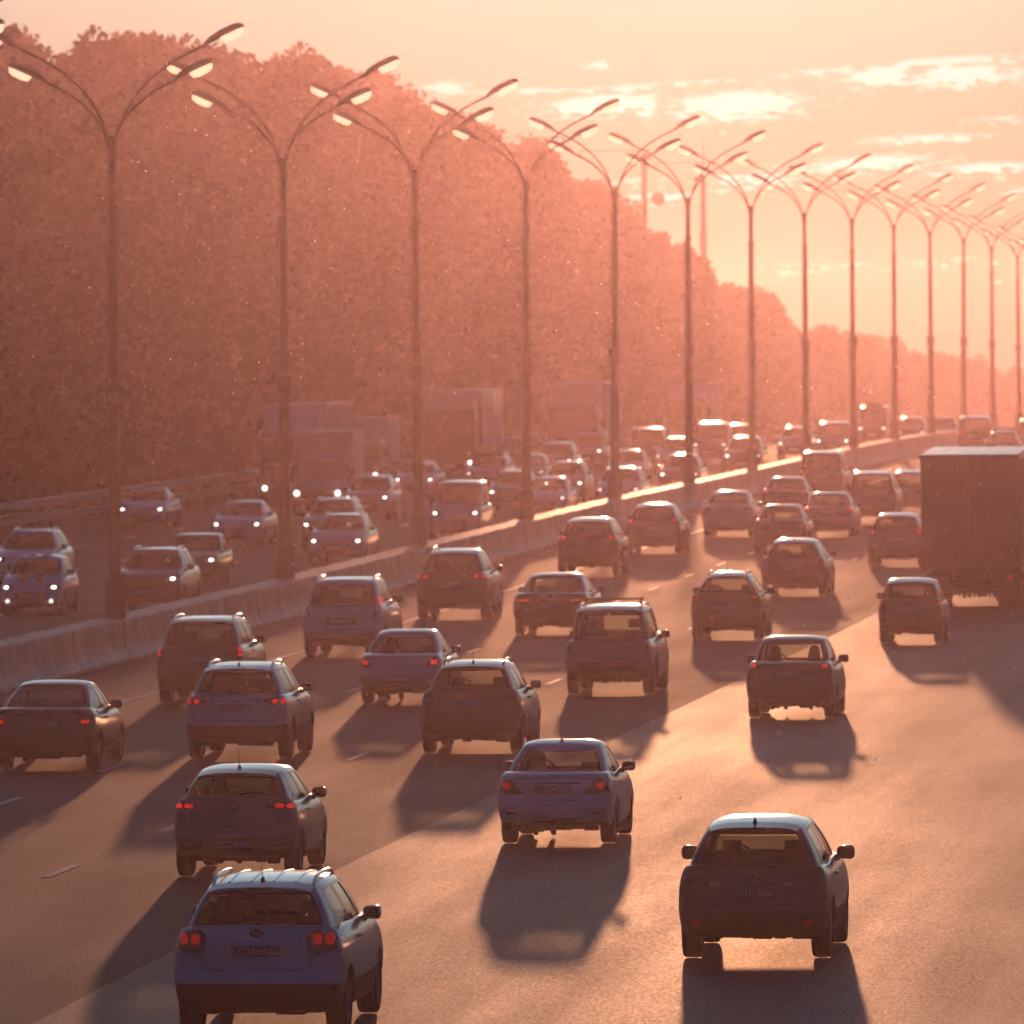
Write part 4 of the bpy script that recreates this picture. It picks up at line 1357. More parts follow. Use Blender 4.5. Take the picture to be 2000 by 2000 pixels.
def box_truck(name, L, W, H, floor, cabm, boxm, cab_h, label, group, hl=True, ribs=False, deflector=True, rear_detail=False, cab_len=2.1, panel=None):
    """cab-over lorry, front at +y, origin midway on the ground"""
    root = empty(name); yf, yr = L / 2, -L / 2
    cz0 = .55; hw = W / 2 - .04
    cab = bbox('cab', (0, yf - cab_len / 2, (cz0 + cab_h) / 2), (W - .08, cab_len, cab_h - cz0), .14, cabm, root, (.97, .93), 3)
    zt = cab_h
    ws0, ws1 = cz0 + (zt - cz0) * .42, cz0 + (zt - cz0) * (.80 if zt > 2.9 else .88)
    def fy(z): return yf - (z - cz0) / (zt - cz0) * cab_len * .035
    def panel_(nm, x0, x1, z0, z1, m, out=.012, parent=root):
        b = MB(); V = []
        for z in (z0, z1):
            for x in (x0, x1): V += [(x, fy(z) + out, z), (x, fy(z) - .03, z)]
        b.add(V, [(0, 2, 6, 4), (0, 4, 5, 1), (2, 3, 7, 6), (4, 6, 7, 5), (0, 1, 3, 2), (1, 5, 7, 3)])
        return b.build(nm, m, parent)
    panel_('windscreen', -hw * .90, hw * .90, ws0, ws1, glazing_m, .010)
    for s in (-1, 1):
        b = MB(); b.tube([(s * .28, fy(ws0) + .03, ws0 + .03), (s * .28 + .5, fy(ws0 + .2) + .03, ws0 + .12)], .012, 5); b.build('wiper', plastic_m, root)
        m_ = bbox('side_window', (s * (W / 2 - .055), yf - .85, (ws0 + ws1) / 2 - .02), (.03, .95, (ws1 - ws0) * .85), .01, glazing_m, root)
        bbox('cab_door', (s * (W / 2 - .045), yf - .85, cz0 + (ws0 - cz0) * .55), (.02, 1.05, (ws0 - cz0) * .85), .006, cabm, root)
        b = MB(); b.box((s * (W / 2 + .16), yf - .12, (ws0 + ws1) / 2 + .05), (.20, .10, .42)); mm = b.build('wing_mirror', plastic_m, root)
        b = MB(); b.tube([(s * (W / 2 - .1), yf - .15, ws1 - .05), (s * (W / 2 + .16), yf - .13, ws1 - .10)], .02, 5); b.build('mirror_arm', plastic_m, mm)
    panel_('visor', -hw * .92, hw * .92, ws1 + .01, ws1 + .16, trim_m, .10)
    panel_('grille', -hw * .62, hw * .62, cz0 + .28, ws0 - .12, plastic_m, .014)
    for k in range(4):
        z = cz0 + .36 + k * (ws0 - cz0 - .5) / 4
        panel_('grille_bar', -hw * .60, hw * .60, z, z + .035, cabm, .03)
    bmp = bbox('bumper', (0, yf - .12, .55), (W - .04, .36, .46), .06, plastic_m if cabm is not white_m else white_m, root)
    for s in (-1, 1):
        h_ = bbox('headlight', (s * hw * .78, yf + .06, .62), (.36, .05, .20), .02, clear_m, root)
        b = MB(); b.lathe([(0, 0), (.095, 0), (.08, .02), (0, .025)], 12, 'z'); o = b.build('lit_lamp', head_m if hl else clear_m, h_, 60); o.rotation_euler = (-math.pi / 2, 0, 0); o.location = (0, .027, 0)
    b = MB(); b.box((0, yf + .066, .47), (.52, .012, .112)); b.build('number_plate', plate_m, root)
    if deflector and H > zt + .4:
        b = MB(); b.add([(-hw * .85, yf - .35, zt - .02), (hw * .85, yf - .35, zt - .02), (hw * .92, yf - cab_len + .25, H - .15), (-hw * .92, yf - cab_len + .25, H - .15), (-hw * .9, yf - cab_len + .2, zt - .02), (hw * .9, yf - cab_len + .2, zt - .02)],
                        [(0, 1, 2, 3), (1, 5, 2), (0, 3, 4), (2, 5, 4, 3), (0, 4, 5, 1)])
        b.build('roof_deflector', cabm, root, 40)
    # cargo box
    by1 = yf - cab_len - .25; by0 = yr
    bl = by1 - by0
    bx = bbox('cargo_box', (0, (by0 + by1) / 2, (floor + H) / 2), (W, bl, H - floor), .03, boxm, root)
    n = int(bl / .62)
    if ribs:
        for s in (-1, 1):
            for k in range(n + 1):
                b = MB(); b.box((s * (W / 2 + .012), by0 + .08 + (bl - .16) * k / n, (floor + H) / 2), (.03, .06, H - floor - .12)); b.build('curtain_rib', tarp_m if boxm is white_m else white_m, root)
    for z, nm in ((H - .05, 'top_rail'), (floor + .06, 'bottom_rail')):
        for s in (-1, 1):
            b = MB(); b.box((s * (W / 2 + .014), (by0 + by1) / 2, z), (.034, bl - .02, .10)); b.build(nm, chrome_m if nm == 'top_rail' else plastic_m, root)
    if panel:
        for s in (-1, 1):
            b = MB(); b.box((s * (W / 2 + .016), (by0 + by1) / 2, floor + (H - floor) * .34), (.02, bl * .92, (H - floor) * .52)); b.build('side_panel', panel, root)
    b = MB()
    for s in (-1, 1): b.box((s * .42, (yr + yf - 1) / 2 + .2, floor - .16), (.09, L - 1.2, .24))
    for k in range(5): b.box((0, yr + .4 + k * (L - 2) / 5, floor - .12), (W * .8, .10, .14))
    b.build('chassis', under_m, root)
    b = MB(); b.box((0, yr + .10, .55), (W * .92, .10, .14)); b.box((-.6, yr + .15, .75), (.07, .08, .4)); b.box((.6, yr + .15, .75), (.07, .08, .4)); b.build('underrun_bar', under_m, root)
    Rw = .48 if H > 3.3 else .36
    ys = [yf - 1.25, yr + 1.6] + ([yr + 2.85] if L > 9 else [])
    truck_wheels(root, ys, Rw, W / 2 - .16)
    for s in (-1, 1):
        b = MB(); b.box((s * (W / 2 - .33), yr + 1.6 - Rw - .16, .56), (.62, .02, .62)); b.build('mudflap', rubber_m, root)
    if rear_detail:
        for s in (-1, 1):
            d = bbox('rear_door', (s * (W / 4 - .01), yr - .022, (floor + H) / 2 + .01), (W / 2 - .06, .04, H - floor - .14), .012, boxm, root)
            for k in (.28, .5): 
                b = MB(); b.tube([(s * (.08 + k * .6) - s * (W / 4), -.03, -(H - floor) / 2 + .15), (s * (.08 + k * .6) - s * (W / 4), -.03, (H - floor) / 2 - .15)], .014, 6); b.build('lock_bar', chrome_m, d)
            for k in range(3):
                b = MB(); b.box((s * (W / 4 - .06), -.03, -(H - floor) / 2 + .4 + k * .9), (.12, .03, .09)); b.build('hinge', plastic_m, d)
        for (nm, c, s_) in (('door_frame', (0, yr - .02, H - .04), (W - .02, .06, .07)), ('door_frame', (0, yr - .02, floor + .03), (W - .02, .06, .08))):
            b = MB(); b.box(c, s_); b.build(nm, plastic_m, root)
        for s in (-1, 1):
            t = bbox('tail_light', (s * W * .38, yr + .03, .86), (.36, .06, .13), .01, dred_m, root)
            b = MB(); b.box((s * .06, -.034, 0), (.10, .01, .08)); b.build('lit_lamp', dim_m if s > 0 else dred_m, t)
        b = MB(); b.box((.62, yr + .04, .66), (.52, .012, .112)); b.build('number_plate', mat('amber_plate', (.45, .20, .05), .5, var=.2), root)
        b = MB()
        rnd = random.Random(3)
        for k in range(14): b.box((-.85 + k * .13, yr + .9, .52 - rnd.uniform(0, .08)), (rnd.uniform(.05, .14), .2, .2))
        b.build('spare_gear', under_m, root)
    tag(root, label, 'truck', group)
    return root


def light_van(label, group):
    """bonneted light lorry with a tall white box, front at +y"""
    root = empty('box_van'); yf = 2.85
    body = bbox('cab', (0, yf - 1.55, 1.42), (1.95, 1.5, 1.5), .14, white_m, root, (.90, .72), 3)
    hood = bbox('bonnet', (0, yf - .55, .92), (1.86, 1.1, .66), .12, white_m, root, (.94, .78), 3)
    b = MB(); b.add([(-.80, yf - .862, 1.24), (.80, yf - .862, 1.24), (.74, yf - .966, 1.98), (-.74, yf - .966, 1.98), (-.80, yf - .95, 1.24), (.80, yf - .95, 1.24), (.74, yf - 1.05, 1.98), (-.74, yf - 1.05, 1.98)], [(0, 1, 2, 3), (4, 7, 6, 5), (0, 4, 5, 1), (3, 2, 6, 7), (0, 3, 7, 4), (1, 5, 6, 2)]); b.build('windscreen', glazing_m, root)
    for s in (-1, 1):
        bbox('side_window', (s * .93, yf - 1.55, 1.62), (.05, .85, .52), .02, glazing_m, root, (1, .7))
        bbox('cab_door', (s * .965, yf - 1.55, 1.0), (.02, .95, .75), .006, white_m, root)
        b = MB(); b.box((s * 1.16, yf - 1.05, 1.42), (.18, .08, .32)); mm = b.build('wing_mirror', plastic_m, root)
        b = MB(); b.tube([(s * .94, yf - 1.15, 1.40), (s * 1.1, yf - 1.07, 1.42)], .02, 5); b.build('mirror_arm', plastic_m, mm)
        h_ = bbox('headlight', (s * .76, yf + .0, .80), (.30, .06, .22), .03, clear_m, root)
        b = MB(); b.lathe([(0, 0), (.10, 0), (.085, .02), (0, .025)], 12, 'z'); o = b.build('lit_lamp', head_m, h_, 60); o.rotation_euler = (-math.pi / 2, 0, 0); o.location = (0, .035, 0)
    bbox('grille', (0, yf + .005, .82), (1.1, .05, .20), .02, plastic_m, root)
    bbox('bumper', (0, yf + .02, .48), (1.95, .24, .26), .05, plastic_m, root)
    b = MB(); b.box((0, yf + .15, .50), (.52, .012, .112)); b.build('number_plate', plate_m, root)
    bx = bbox('cargo_box', (0, -.95, 1.95), (2.2, 3.9, 2.3), .04, white_m, root)
    # sloped nose over the cab, narrower at its foot
    b = MB(); b.add([(-.86, yf - 1.75, 2.20), (.86, yf - 1.75, 2.20), (1.08, yf - 1.35, 3.02), (-1.08, yf - 1.35, 3.02), (-1.08, .98, 3.10), (1.08, .98, 3.10), (1.08, .98, 2.10), (-1.08, .98, 2.10)],
                    [(0, 1, 2, 3), (3, 2, 5, 4), (1, 6, 5, 2), (0, 3, 4, 7), (0, 7, 6, 1)])
    b.build('box_nose', white_m, root, 30)
    b = MB()
    for s in (-1, 1): b.box((s * .42, -.6, .62), (.09, 5.0, .2))
    b.build('chassis', under_m, root)
    truck_wheels(root, [yf - .95, -1.35], .34, .88, True, .2)
    tag(root, label, 'van', group)
    return root


# ------------------------------------------------------------------ people at the wheel
def make_person():
    J = {'pelvis': ((0, 0, .02), .16), 'belly': ((0, -.03, .20), .155), 'chest': ((0, -.05, .40), .165), 'neck0': ((0, -.04, .53), .075), 'neck1': ((0, -.02, .60), .062),
         'jaw': ((0, .03, .66), .082), 'skull': ((0, .01, .75), .098), 'crown': ((0, 0, .82), .062)}
    E = [('pelvis', 'belly'), ('belly', 'chest'), ('chest', 'neck0'), ('neck0', 'neck1'), ('neck1', 'jaw'), ('jaw', 'skull'), ('skull', 'crown')]
    for s, n in ((1, 'r'), (-1, 'l')):
        J.update({'sh' + n: ((s * .19, -.04, .47), .075), 'el' + n: ((s * .25, .17, .26), .05), 'wr' + n: ((s * .17, .40, .34), .034), 'pa' + n: ((s * .15, .47, .37), .04), 'fi' + n: ((s * .12, .52, .39), .03),
                  'hi' + n: ((s * .10, .05, .0), .10), 'kn' + n: ((s * .14, .48, .06), .075), 'an' + n: ((s * .13, .66, -.32), .05), 'to' + n: ((s * .13, .82, -.36), .04)})
        E += [('chest', 'sh' + n), ('sh' + n, 'el' + n), ('el' + n, 'wr' + n), ('wr' + n, 'pa' + n), ('pa' + n, 'fi' + n), ('pelvis', 'hi' + n), ('hi' + n, 'kn' + n), ('kn' + n, 'an' + n), ('an' + n, 'to' + n)]
    keys = list(J); me = bpy.data.meshes.new('person'); me.from_pydata([J[k][0] for k in keys], [(keys.index(a), keys.index(c)) for a, c in E], [])
    ob = bpy.data.objects.new('person_tmp', me); col.objects.link(ob)
    md = ob.modifiers.new('skin', 'SKIN'); sub = ob.modifiers.new('sub', 'SUBSURF'); sub.levels = 2
    for i, k in enumerate(keys):
        sv = me.skin_vertices[0].data[i]; sv.radius = (J[k][1], J[k][1] * (.78 if k in ('belly', 'chest', 'pelvis') else 1)); sv.use_root = (k == 'pelvis')
    dg = bpy.context.evaluated_depsgraph_get(); out = bpy.data.meshes.new_from_object(ob.evaluated_get(dg)); bpy.data.objects.remove(ob)
    out.polygons.foreach_set('use_smooth', [True] * len(out.polygons)); out.name = 'person'
    return out


person_me = make_person()
cloth_m = mat('dark_jacket', (.03, .03, .045), .9, var=.3, vscale=10)
cloth2_m = mat('pale_shirt', (.25, .24, .24), .9, var=.2, vscale=10)
hair_m = mat('dark_hair', (.02, .015, .012), .7, var=.3, vscale=30)
hair_b = MB(); hair_b.lathe([(0, .115), (.06, .10), (.095, .05), (.104, 0), (.092, -.05), (.06, -.07)], 14, 'z', (0, -.012, .76)); hair_me = hair_b.mesh('hair', hair_m, 60)
person_meshes = []
for m_ in (cloth_m, cloth2_m):
    pm = person_me.copy(); pm.materials.clear(); pm.materials.append(m_); person_meshes.append(pm)


def seat_person(car, side, k, label):
    r = car.root; M = r.matrix_basis.copy()
    # wheel on the left of the car
    loc = Vector((side * .37, car.seat_y + .16, car.p['H'] - 1.06))
    o = link('person', person_meshes[k])
    rot = r.rotation_euler
    mw = Matrix.Translation(r.location) @ rot.to_matrix().to_4x4()
    o.location = mw @ loc; o.rotation_euler = rot
    link('hair', hair_me, o)
    tag(o, label, 'person', 'people sitting in the cars')


# ------------------------------------------------------------------ traffic driving away (seen from behind)
AWAY = 'vehicles driving away on the near carriageway'
ONC = 'oncoming vehicles beyond the barrier'
cars = {}


def away(key, name, cls, color, px, py, label, **kw):
    c = Car(name, cls, color, **kw); x, y = at(px, py)
    c.place(x, y - c.ya[1], 0.0 + R(kw.get('yaw', 0)), label, AWAY); cars[key] = c
    return c


def oncoming(key, name, cls, color, px, py, label, **kw):
    if key not in ('l4', 'l8', 'l18', 'l34'): kw.setdefault('wglass', glass_mat('shaded_windscreen', (.30, .30, .28)))
    c = Car(name, cls, color, **kw); x, y = at(px, py)
    c.place(x, y + c.ya[0], math.pi, label, ONC); cars[key] = c
    return c


def gap_lines(c, pts, w=.007): c.ribbon('panel_gap', pts, -1, w, trim_m, None, True)


# --- pale silver-blue SUV with roof rails, nearest row
c = away('kia_suv', 'suv', 'suv', 'silver_blue', 520, 2022, 'silver-blue SUV with roof rails, rod antenna and big square red tail lights',
         L=4.69, W=1.885, H=1.70, deck=1.20, belt=1.10, roofw=.64, clad=.30, zrb=.24, rrr=-1.83, rwb=-2.12, wideglass=1, rglass=glass_mat('dusky_rear_glass', (.20, .20, .18)))
c.rails(); c.antenna('rod'); c.spoiler(.10)
c.tails([(.55, .955), (.58, .93), (.90, .93), (.93, 1.16), (.90, 1.185), (.60, 1.165), (.545, 1.10)], [(.66, 1.07, .050, .058), (.79, 1.075, .050, .062)], red_m, dim_m)
c.patch('garnish_bar', [(-.43, 1.005), (.43, 1.005), (.45, 1.06), (-.45, 1.06)], -1, .022, badge_m, None, 3, .03)
c.plate(.945, ('Y395TT', '190')); c.badge(1.135, 'kia', size=.068)
gap_lines(c, [(-.82, .92), (-.62, .90), (-.56, .74), (.56, .74), (.62, .90), (.82, .92)])
c.patch('reflector', [(-.84, .52), (-.66, .52), (-.66, .56), (-.84, .56)], -1, .006, dred_m); c.patch('reflector', [(.66, .52), (.84, .52), (.84, .56), (.66, .56)], -1, .006, dred_m)
b = MB(); h = c.hit(0, 1.24, -1); b.tube([(0, h.y - .03, 1.22), (.22, h.y - .02, 1.245), (.42, h.y, 1.25)], .011, 6); c.part('rear_wiper', b, plastic_m)
for k in range(4):
    x = -.36 + .24 * k; P = []
    for i in range(6):
        y_ = c.p['rfr'] - .25 - i * .36; hh = c.bvh.ray_cast(Vector((x, y_, 5)), Vector((0, 0, -1)))[0]; P.append((x, y_, hh.z + .001))
    b = MB(); b.tube(P, .014, 6); c.part('roof_rib', b, c.paint, None, 60)

# --- grey hatchback just ahead of it
c = away('rio', 'hatchback', 'hatch', 'grey', 469, 1712, 'grey hatchback with bright split red tail lights, close ahead of the railed SUV', L=4.24, W=1.75, H=1.51, deck=1.10, clad=.10, zrb=.25, wideglass=1,
         rglass=glass_mat('light_rear_glass', (.55, .55, .50)), sglass=glass_mat('light_side_glass', (.5, .5, .47)))
c.antenna('rod'); c.spoiler(.13)
c.tails([(.46, .955), (.62, .94), (.84, .93), (.865, .99), (.85, 1.035), (.62, 1.03), (.43, 1.02)], [(.62, .99, .062, .030), (.765, .985, .052, .032)], dred_m, lit_m)
c.badge(.985, 'kia', size=.058); c.plate(.47, ('B444CT', '777'))
gap_lines(c, [(-.62, .93), (-.60, .76), (-.50, .70), (.50, .70), (.60, .76), (.62, .93)])
c.patch('plate_recess', [(-.42, .38), (.42, .38), (.36, .57), (-.36, .57)], -1, .006, plastic_m)
for s in (-1, 1): c.patch('reflector', [(s * .52, .43), (s * .74, .46), (s * .74, .49), (s * .52, .46)], -1, .008, dred_m)
c.patch('chrome_strip', [(-.70, .925), (-.46, .925), (-.46, .935), (-.70, .935)], -1, .01, chrome_m); c.patch('chrome_strip', [(.46, .925), (.70, .925), (.70, .935), (.46, .935)], -1, .01, chrome_m)

# --- pale blue sedan
c = away('solaris', 'sedan', 'sedan', 'pale_blue', 1093, 1648, 'pale blue sedan with swept-back tail lights and a chrome boot strip', L=4.37, W=1.70, H=1.47, clad=.0, zrb=.27, deck=1.04, belt=.96, rwb=-1.62, bowr=.10)
c.antenna('rod')
c.tails([(.44, .755), (.60, .74), (.80, .775), (.835, .86), (.82, .97), (.60, .945)], [(.68, .87, .06, .05)], dred_m, dim_m)
c.patch('chrome_strip', [(-.40, .895), (.40, .895), (.41, .912), (-.41, .912)], -1, .014, chrome_m); c.plate(.815, ('B004CA', '77')); c.badge(.985, 'h', size=.055)
gap_lines(c, [(-.58, .97), (-.40, .70), (-.30, .66), (.30, .66), (.40, .70), (.58, .97)])
for s in (-1, 1): c.patch('reflector', [(s * .48, .475), (s * .74, .50), (s * .74, .53), (s * .66, .45)], -1, .008, dred_m)
c.patch('diffuser', [(-.52, .30), (.52, .30), (.48, .40), (-.48, .40)], -1, .006, plastic_m)

# --- black SUV
c = away('mazda', 'suv', 'suv', 'black', 1480, 1872, 'black SUV with rounded dark tail, unlit lights and a winged round badge', L=4.55, W=1.84, H=1.67, deck=1.15, belt=1.07, roofw=.62, clad=.30, zrb=.25, mirror=1.1, rglass=glass_mat('deep_rear_glass', (.13, .13, .12)), rrad=.34)
c.antenna('fin'); c.spoiler(.15)
c.tails([(.44, .965), (.60, .94), (.86, .95), (.90, 1.01), (.88, 1.06), (.62, 1.03), (.44, 1.0)], [], mat('smoked_lens', (.02, .006, .008), .15, coat=.8, var=.2, vscale=20))
c.plate(.835, ('Y603EK', '777')); c.badge(1.00, 'wings', size=.072)
me = text_mesh('CX-5', .055, badge_m); hh = c.hit(-.44, .965, -1); o = link('lettering', me, c.root); o.rotation_euler = (math.pi / 2, 0, 0); o.location = (-.44, hh.y - .02, .925)
me = text_mesh('AWD', .045, badge_m); hh = c.hit(.42, .965, -1); o = link('lettering', me, c.root); o.rotation_euler = (math.pi / 2, 0, 0); o.location = (.42, hh.y - .02, .925)
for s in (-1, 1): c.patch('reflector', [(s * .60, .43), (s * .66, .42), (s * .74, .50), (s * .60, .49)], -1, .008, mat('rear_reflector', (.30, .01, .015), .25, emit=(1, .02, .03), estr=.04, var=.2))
gap_lines(c, [(-.74, .93), (-.66, .72), (-.5, .68), (.5, .68), (.66, .72), (.74, .93)])

# --- black fastback sedan at the left edge
c = away('ford', 'sedan', 'sedan', 'black', 98, 1502, 'black rounded sedan with pale number plate in the second lane from the barrier', L=4.5, W=1.77, H=1.48, deck=1.05, rwb=-1.78, rrr=-1.0, zrb=.30, rglass=glass_mat('light_rear_glass', (.55, .55, .50)))
c.tails([(.56, .80), (.82, .80), (.87, .88), (.86, 1.0), (.80, 1.03), (.60, .95)], [(.72, .83, .065, .028)], dred_m, lit_m)
c.plate(.80, ('C768HK', '77')); c.badge(.97, 'oval', size=.05); c.patch('chrome_strip', [(-.45, .93), (.45, .93), (.45, .945), (-.45, .945)], -1, .012, trim_m)

# --- white-silver SUV with raised rails
c = away('rav', 'suv', 'suv', 'light_grey', 472, 1482, 'light grey SUV with raised roof rails and horizontal red tail lights beside a black SUV', L=4.57, W=1.845, H=1.66, deck=1.12, clad=.30, zrb=.30)
c.rails(); c.antenna('fin'); c.spoiler(.14)
c.tails([(.50, 1.00), (.66, .95), (.90, .97), (.93, 1.06), (.90, 1.10), (.62, 1.07), (.48, 1.05)], [(.68, 1.01, .045, .04), (.835, 1.015, .05, .042)], dred_m, lit_m)
c.patch('garnish_bar', [(-.42, 1.0), (.42, 1.0), (.46, 1.055), (-.46, 1.055)], -1, .02, chrome_m); c.plate(.91, ('E571XX', '97')); c.badge(1.055, 'triple', size=.055)
gap_lines(c, [(-.78, .92), (-.70, .68), (.70, .68), (.78, .92)])
for s in (-1, 1): c.patch('reflector', [(s * .72, .55), (s * .86, .55), (s * .86, .60), (s * .72, .60)], -1, .008, dred_m)

# --- black boxier SUV beside the barrier
c = away('xtrail', 'suv', 'suv', 'black', 399, 1374, 'black upright SUV in the lane beside the barrier, vertical red tail lights', L=4.6, W=1.80, H=1.72, roofw=.72, rrad=.16, deck=1.12, zrb=.36, rglass=glass_rear)
c.rails(); c.spoiler(.06); c.tails([(.74, .93), (.88, .93), (.88, 1.17), (.76, 1.17)], [(.81, 1.08, .045, .045), (.81, .99, .045, .03)], dred_m, lit_m); c.plate(.90)

# --- silver people carrier with tall lamps beside the window
c = away('xc', 'estate_car', 'suv', 'light_grey', 676, 1282, 'silver SUV with tall narrow red lights beside its rear window, next to the barrier', L=4.75, W=1.88, H=1.78, roofw=.74, rrad=.18, deck=1.12, zrb=.36)
c.rails(); c.tails([(.72, .90), (.86, .90), (.86, 1.18), (.83, 1.36), (.76, 1.36), (.76, 1.16)], [(.80, 1.24, .028, .09)], dred_m, lit_m)
c.patch('plate_recess', [(-.36, .72), (.36, .72), (.36, .90), (-.36, .90)], -1, .006, plastic_m); c.plate(.81)

# --- silver older sedan
c = away('almera', 'sedan', 'sedan', 'silver', 790, 1374, 'silver older sedan with bright see-through rear window and round lit tail lamps', L=4.45, W=1.70, H=1.45, rrad=.20, deck=.98, rwb=-1.55, rrr=-.95, zrb=.33, rglass=glass_mat('clear_rear_glass', (.78, .77, .70)), sglass=glass_mat('light_side_glass', (.5, .5, .47)))
c.tails([(.54, .76), (.80, .76), (.82, .96), (.64, .98)], [(.68, .84, .06, .045)], dred_m, lit_m); c.plate(.50); c.badge(.86, 'oval', size=.045); gap_lines(c, [(-.56, .96), (-.50, .70), (.50, .70), (.56, .96)])

# --- dark hatchback between
c = away('cuv', 'hatchback', 'hatch', 'graphite', 925, 1470, 'dark hatchback with rod antenna and sloping rear pillars behind the pale blue sedan', L=4.45, W=1.80, H=1.60, deck=1.13, roofw=.64, clad=.14, zrb=.28)
c.antenna('rod'); c.rails(trim_m); c.spoiler(.10); c.tails([(.60, .96), (.86, .94), (.88, 1.06), (.66, 1.05)], [], dred_m); c.plate(.88)

# --- black SUV with roof bars near the barrier
c = away('tucson', 'suv', 'suv', 'black', 888, 1208, 'black SUV with a ribbed roof and two pairs of small red lights near the barrier', L=4.6, W=1.88, H=1.75, deck=1.17, zrb=.32, rglass=glass_rear)
c.rails(); c.spoiler(.08); c.tails([(.52, 1.02), (.90, 1.02), (.90, 1.14), (.56, 1.12)], [(.64, 1.08, .055, .035), (.83, 1.08, .05, .04)], dred_m, lit_m); c.plate(.90)

# --- dark executive sedan
c = away('audi', 'sedan', 'sedan', 'graphite', 1082, 1240, 'dark executive sedan with thin red light bars at each corner', L=4.9, W=1.87, H=1.46, deck=1.0, zrb=.30)
c.tails([(.46, .83), (.84, .83), (.86, .93), (.48, .92)], [(.66, .845, .19, .012)], trim_m, lit_m); c.plate(.74); c.badge(.93, 'rings', size=.06)

# --- boxy off-roader
c = away('patrol', 'suv', 'suv', 'grey', 1195, 1356, 'boxy grey off-roader with a roof rack and a scalloped rear skirt', L=4.7, W=1.82, H=1.80, roofw=.76, rrad=.16, deck=1.10, belt=1.06, zrb=.42, R=.38, clad=.06, rrr=-1.95, rwb=-2.10, rglass=glass_mat('light_rear_glass', (.55, .55, .50)), sglass=glass_mat('light_side_glass', (.5, .5, .47)))
c.rails(); c.spoiler(.05); c.tails([(.76, .88), (.88, .88), (.88, 1.10), (.78, 1.10)], [(.82, 1.02, .025, .03)], dred_m, dim_m)
c.patch('rear_bumper_bar', [(-.86, .48), (.86, .48), (.86, .68), (-.86, .68)], -1, .03, plastic_m)
b = MB()
for s in (-1, 1): b.tube([(s * .56, -1.0, c.p['H'] - .02), (s * .56, -1.0, c.p['H'] + .10)], .02, 6)
b.tube([(-.62, -1.0, c.p['H'] + .10), (.62, -1.0, c.p['H'] + .10)], .018, 6); c.part('rack_bar', b, plastic_m)

# --- dark hatch and others further on
def simple_tail(c, z, lit=True, w=.26, hgt=.10, inner=.56):
    W2 = c.p['W'] / 2
    c.tails([(inner, z - hgt / 2), (W2 * .96, z - hgt / 2), (W2 * .97, z + hgt / 2), (inner + .05, z + hgt / 2)], [(inner + .11, z, .05, .035)] + ([(W2 * .9 - .02, z, .045, .035)] if lit == 2 else []), dred_m, lit_m if lit else dim_m)
    c.plate(c.p['deck'] * .80 if c.cls != 'hatch' else .80)


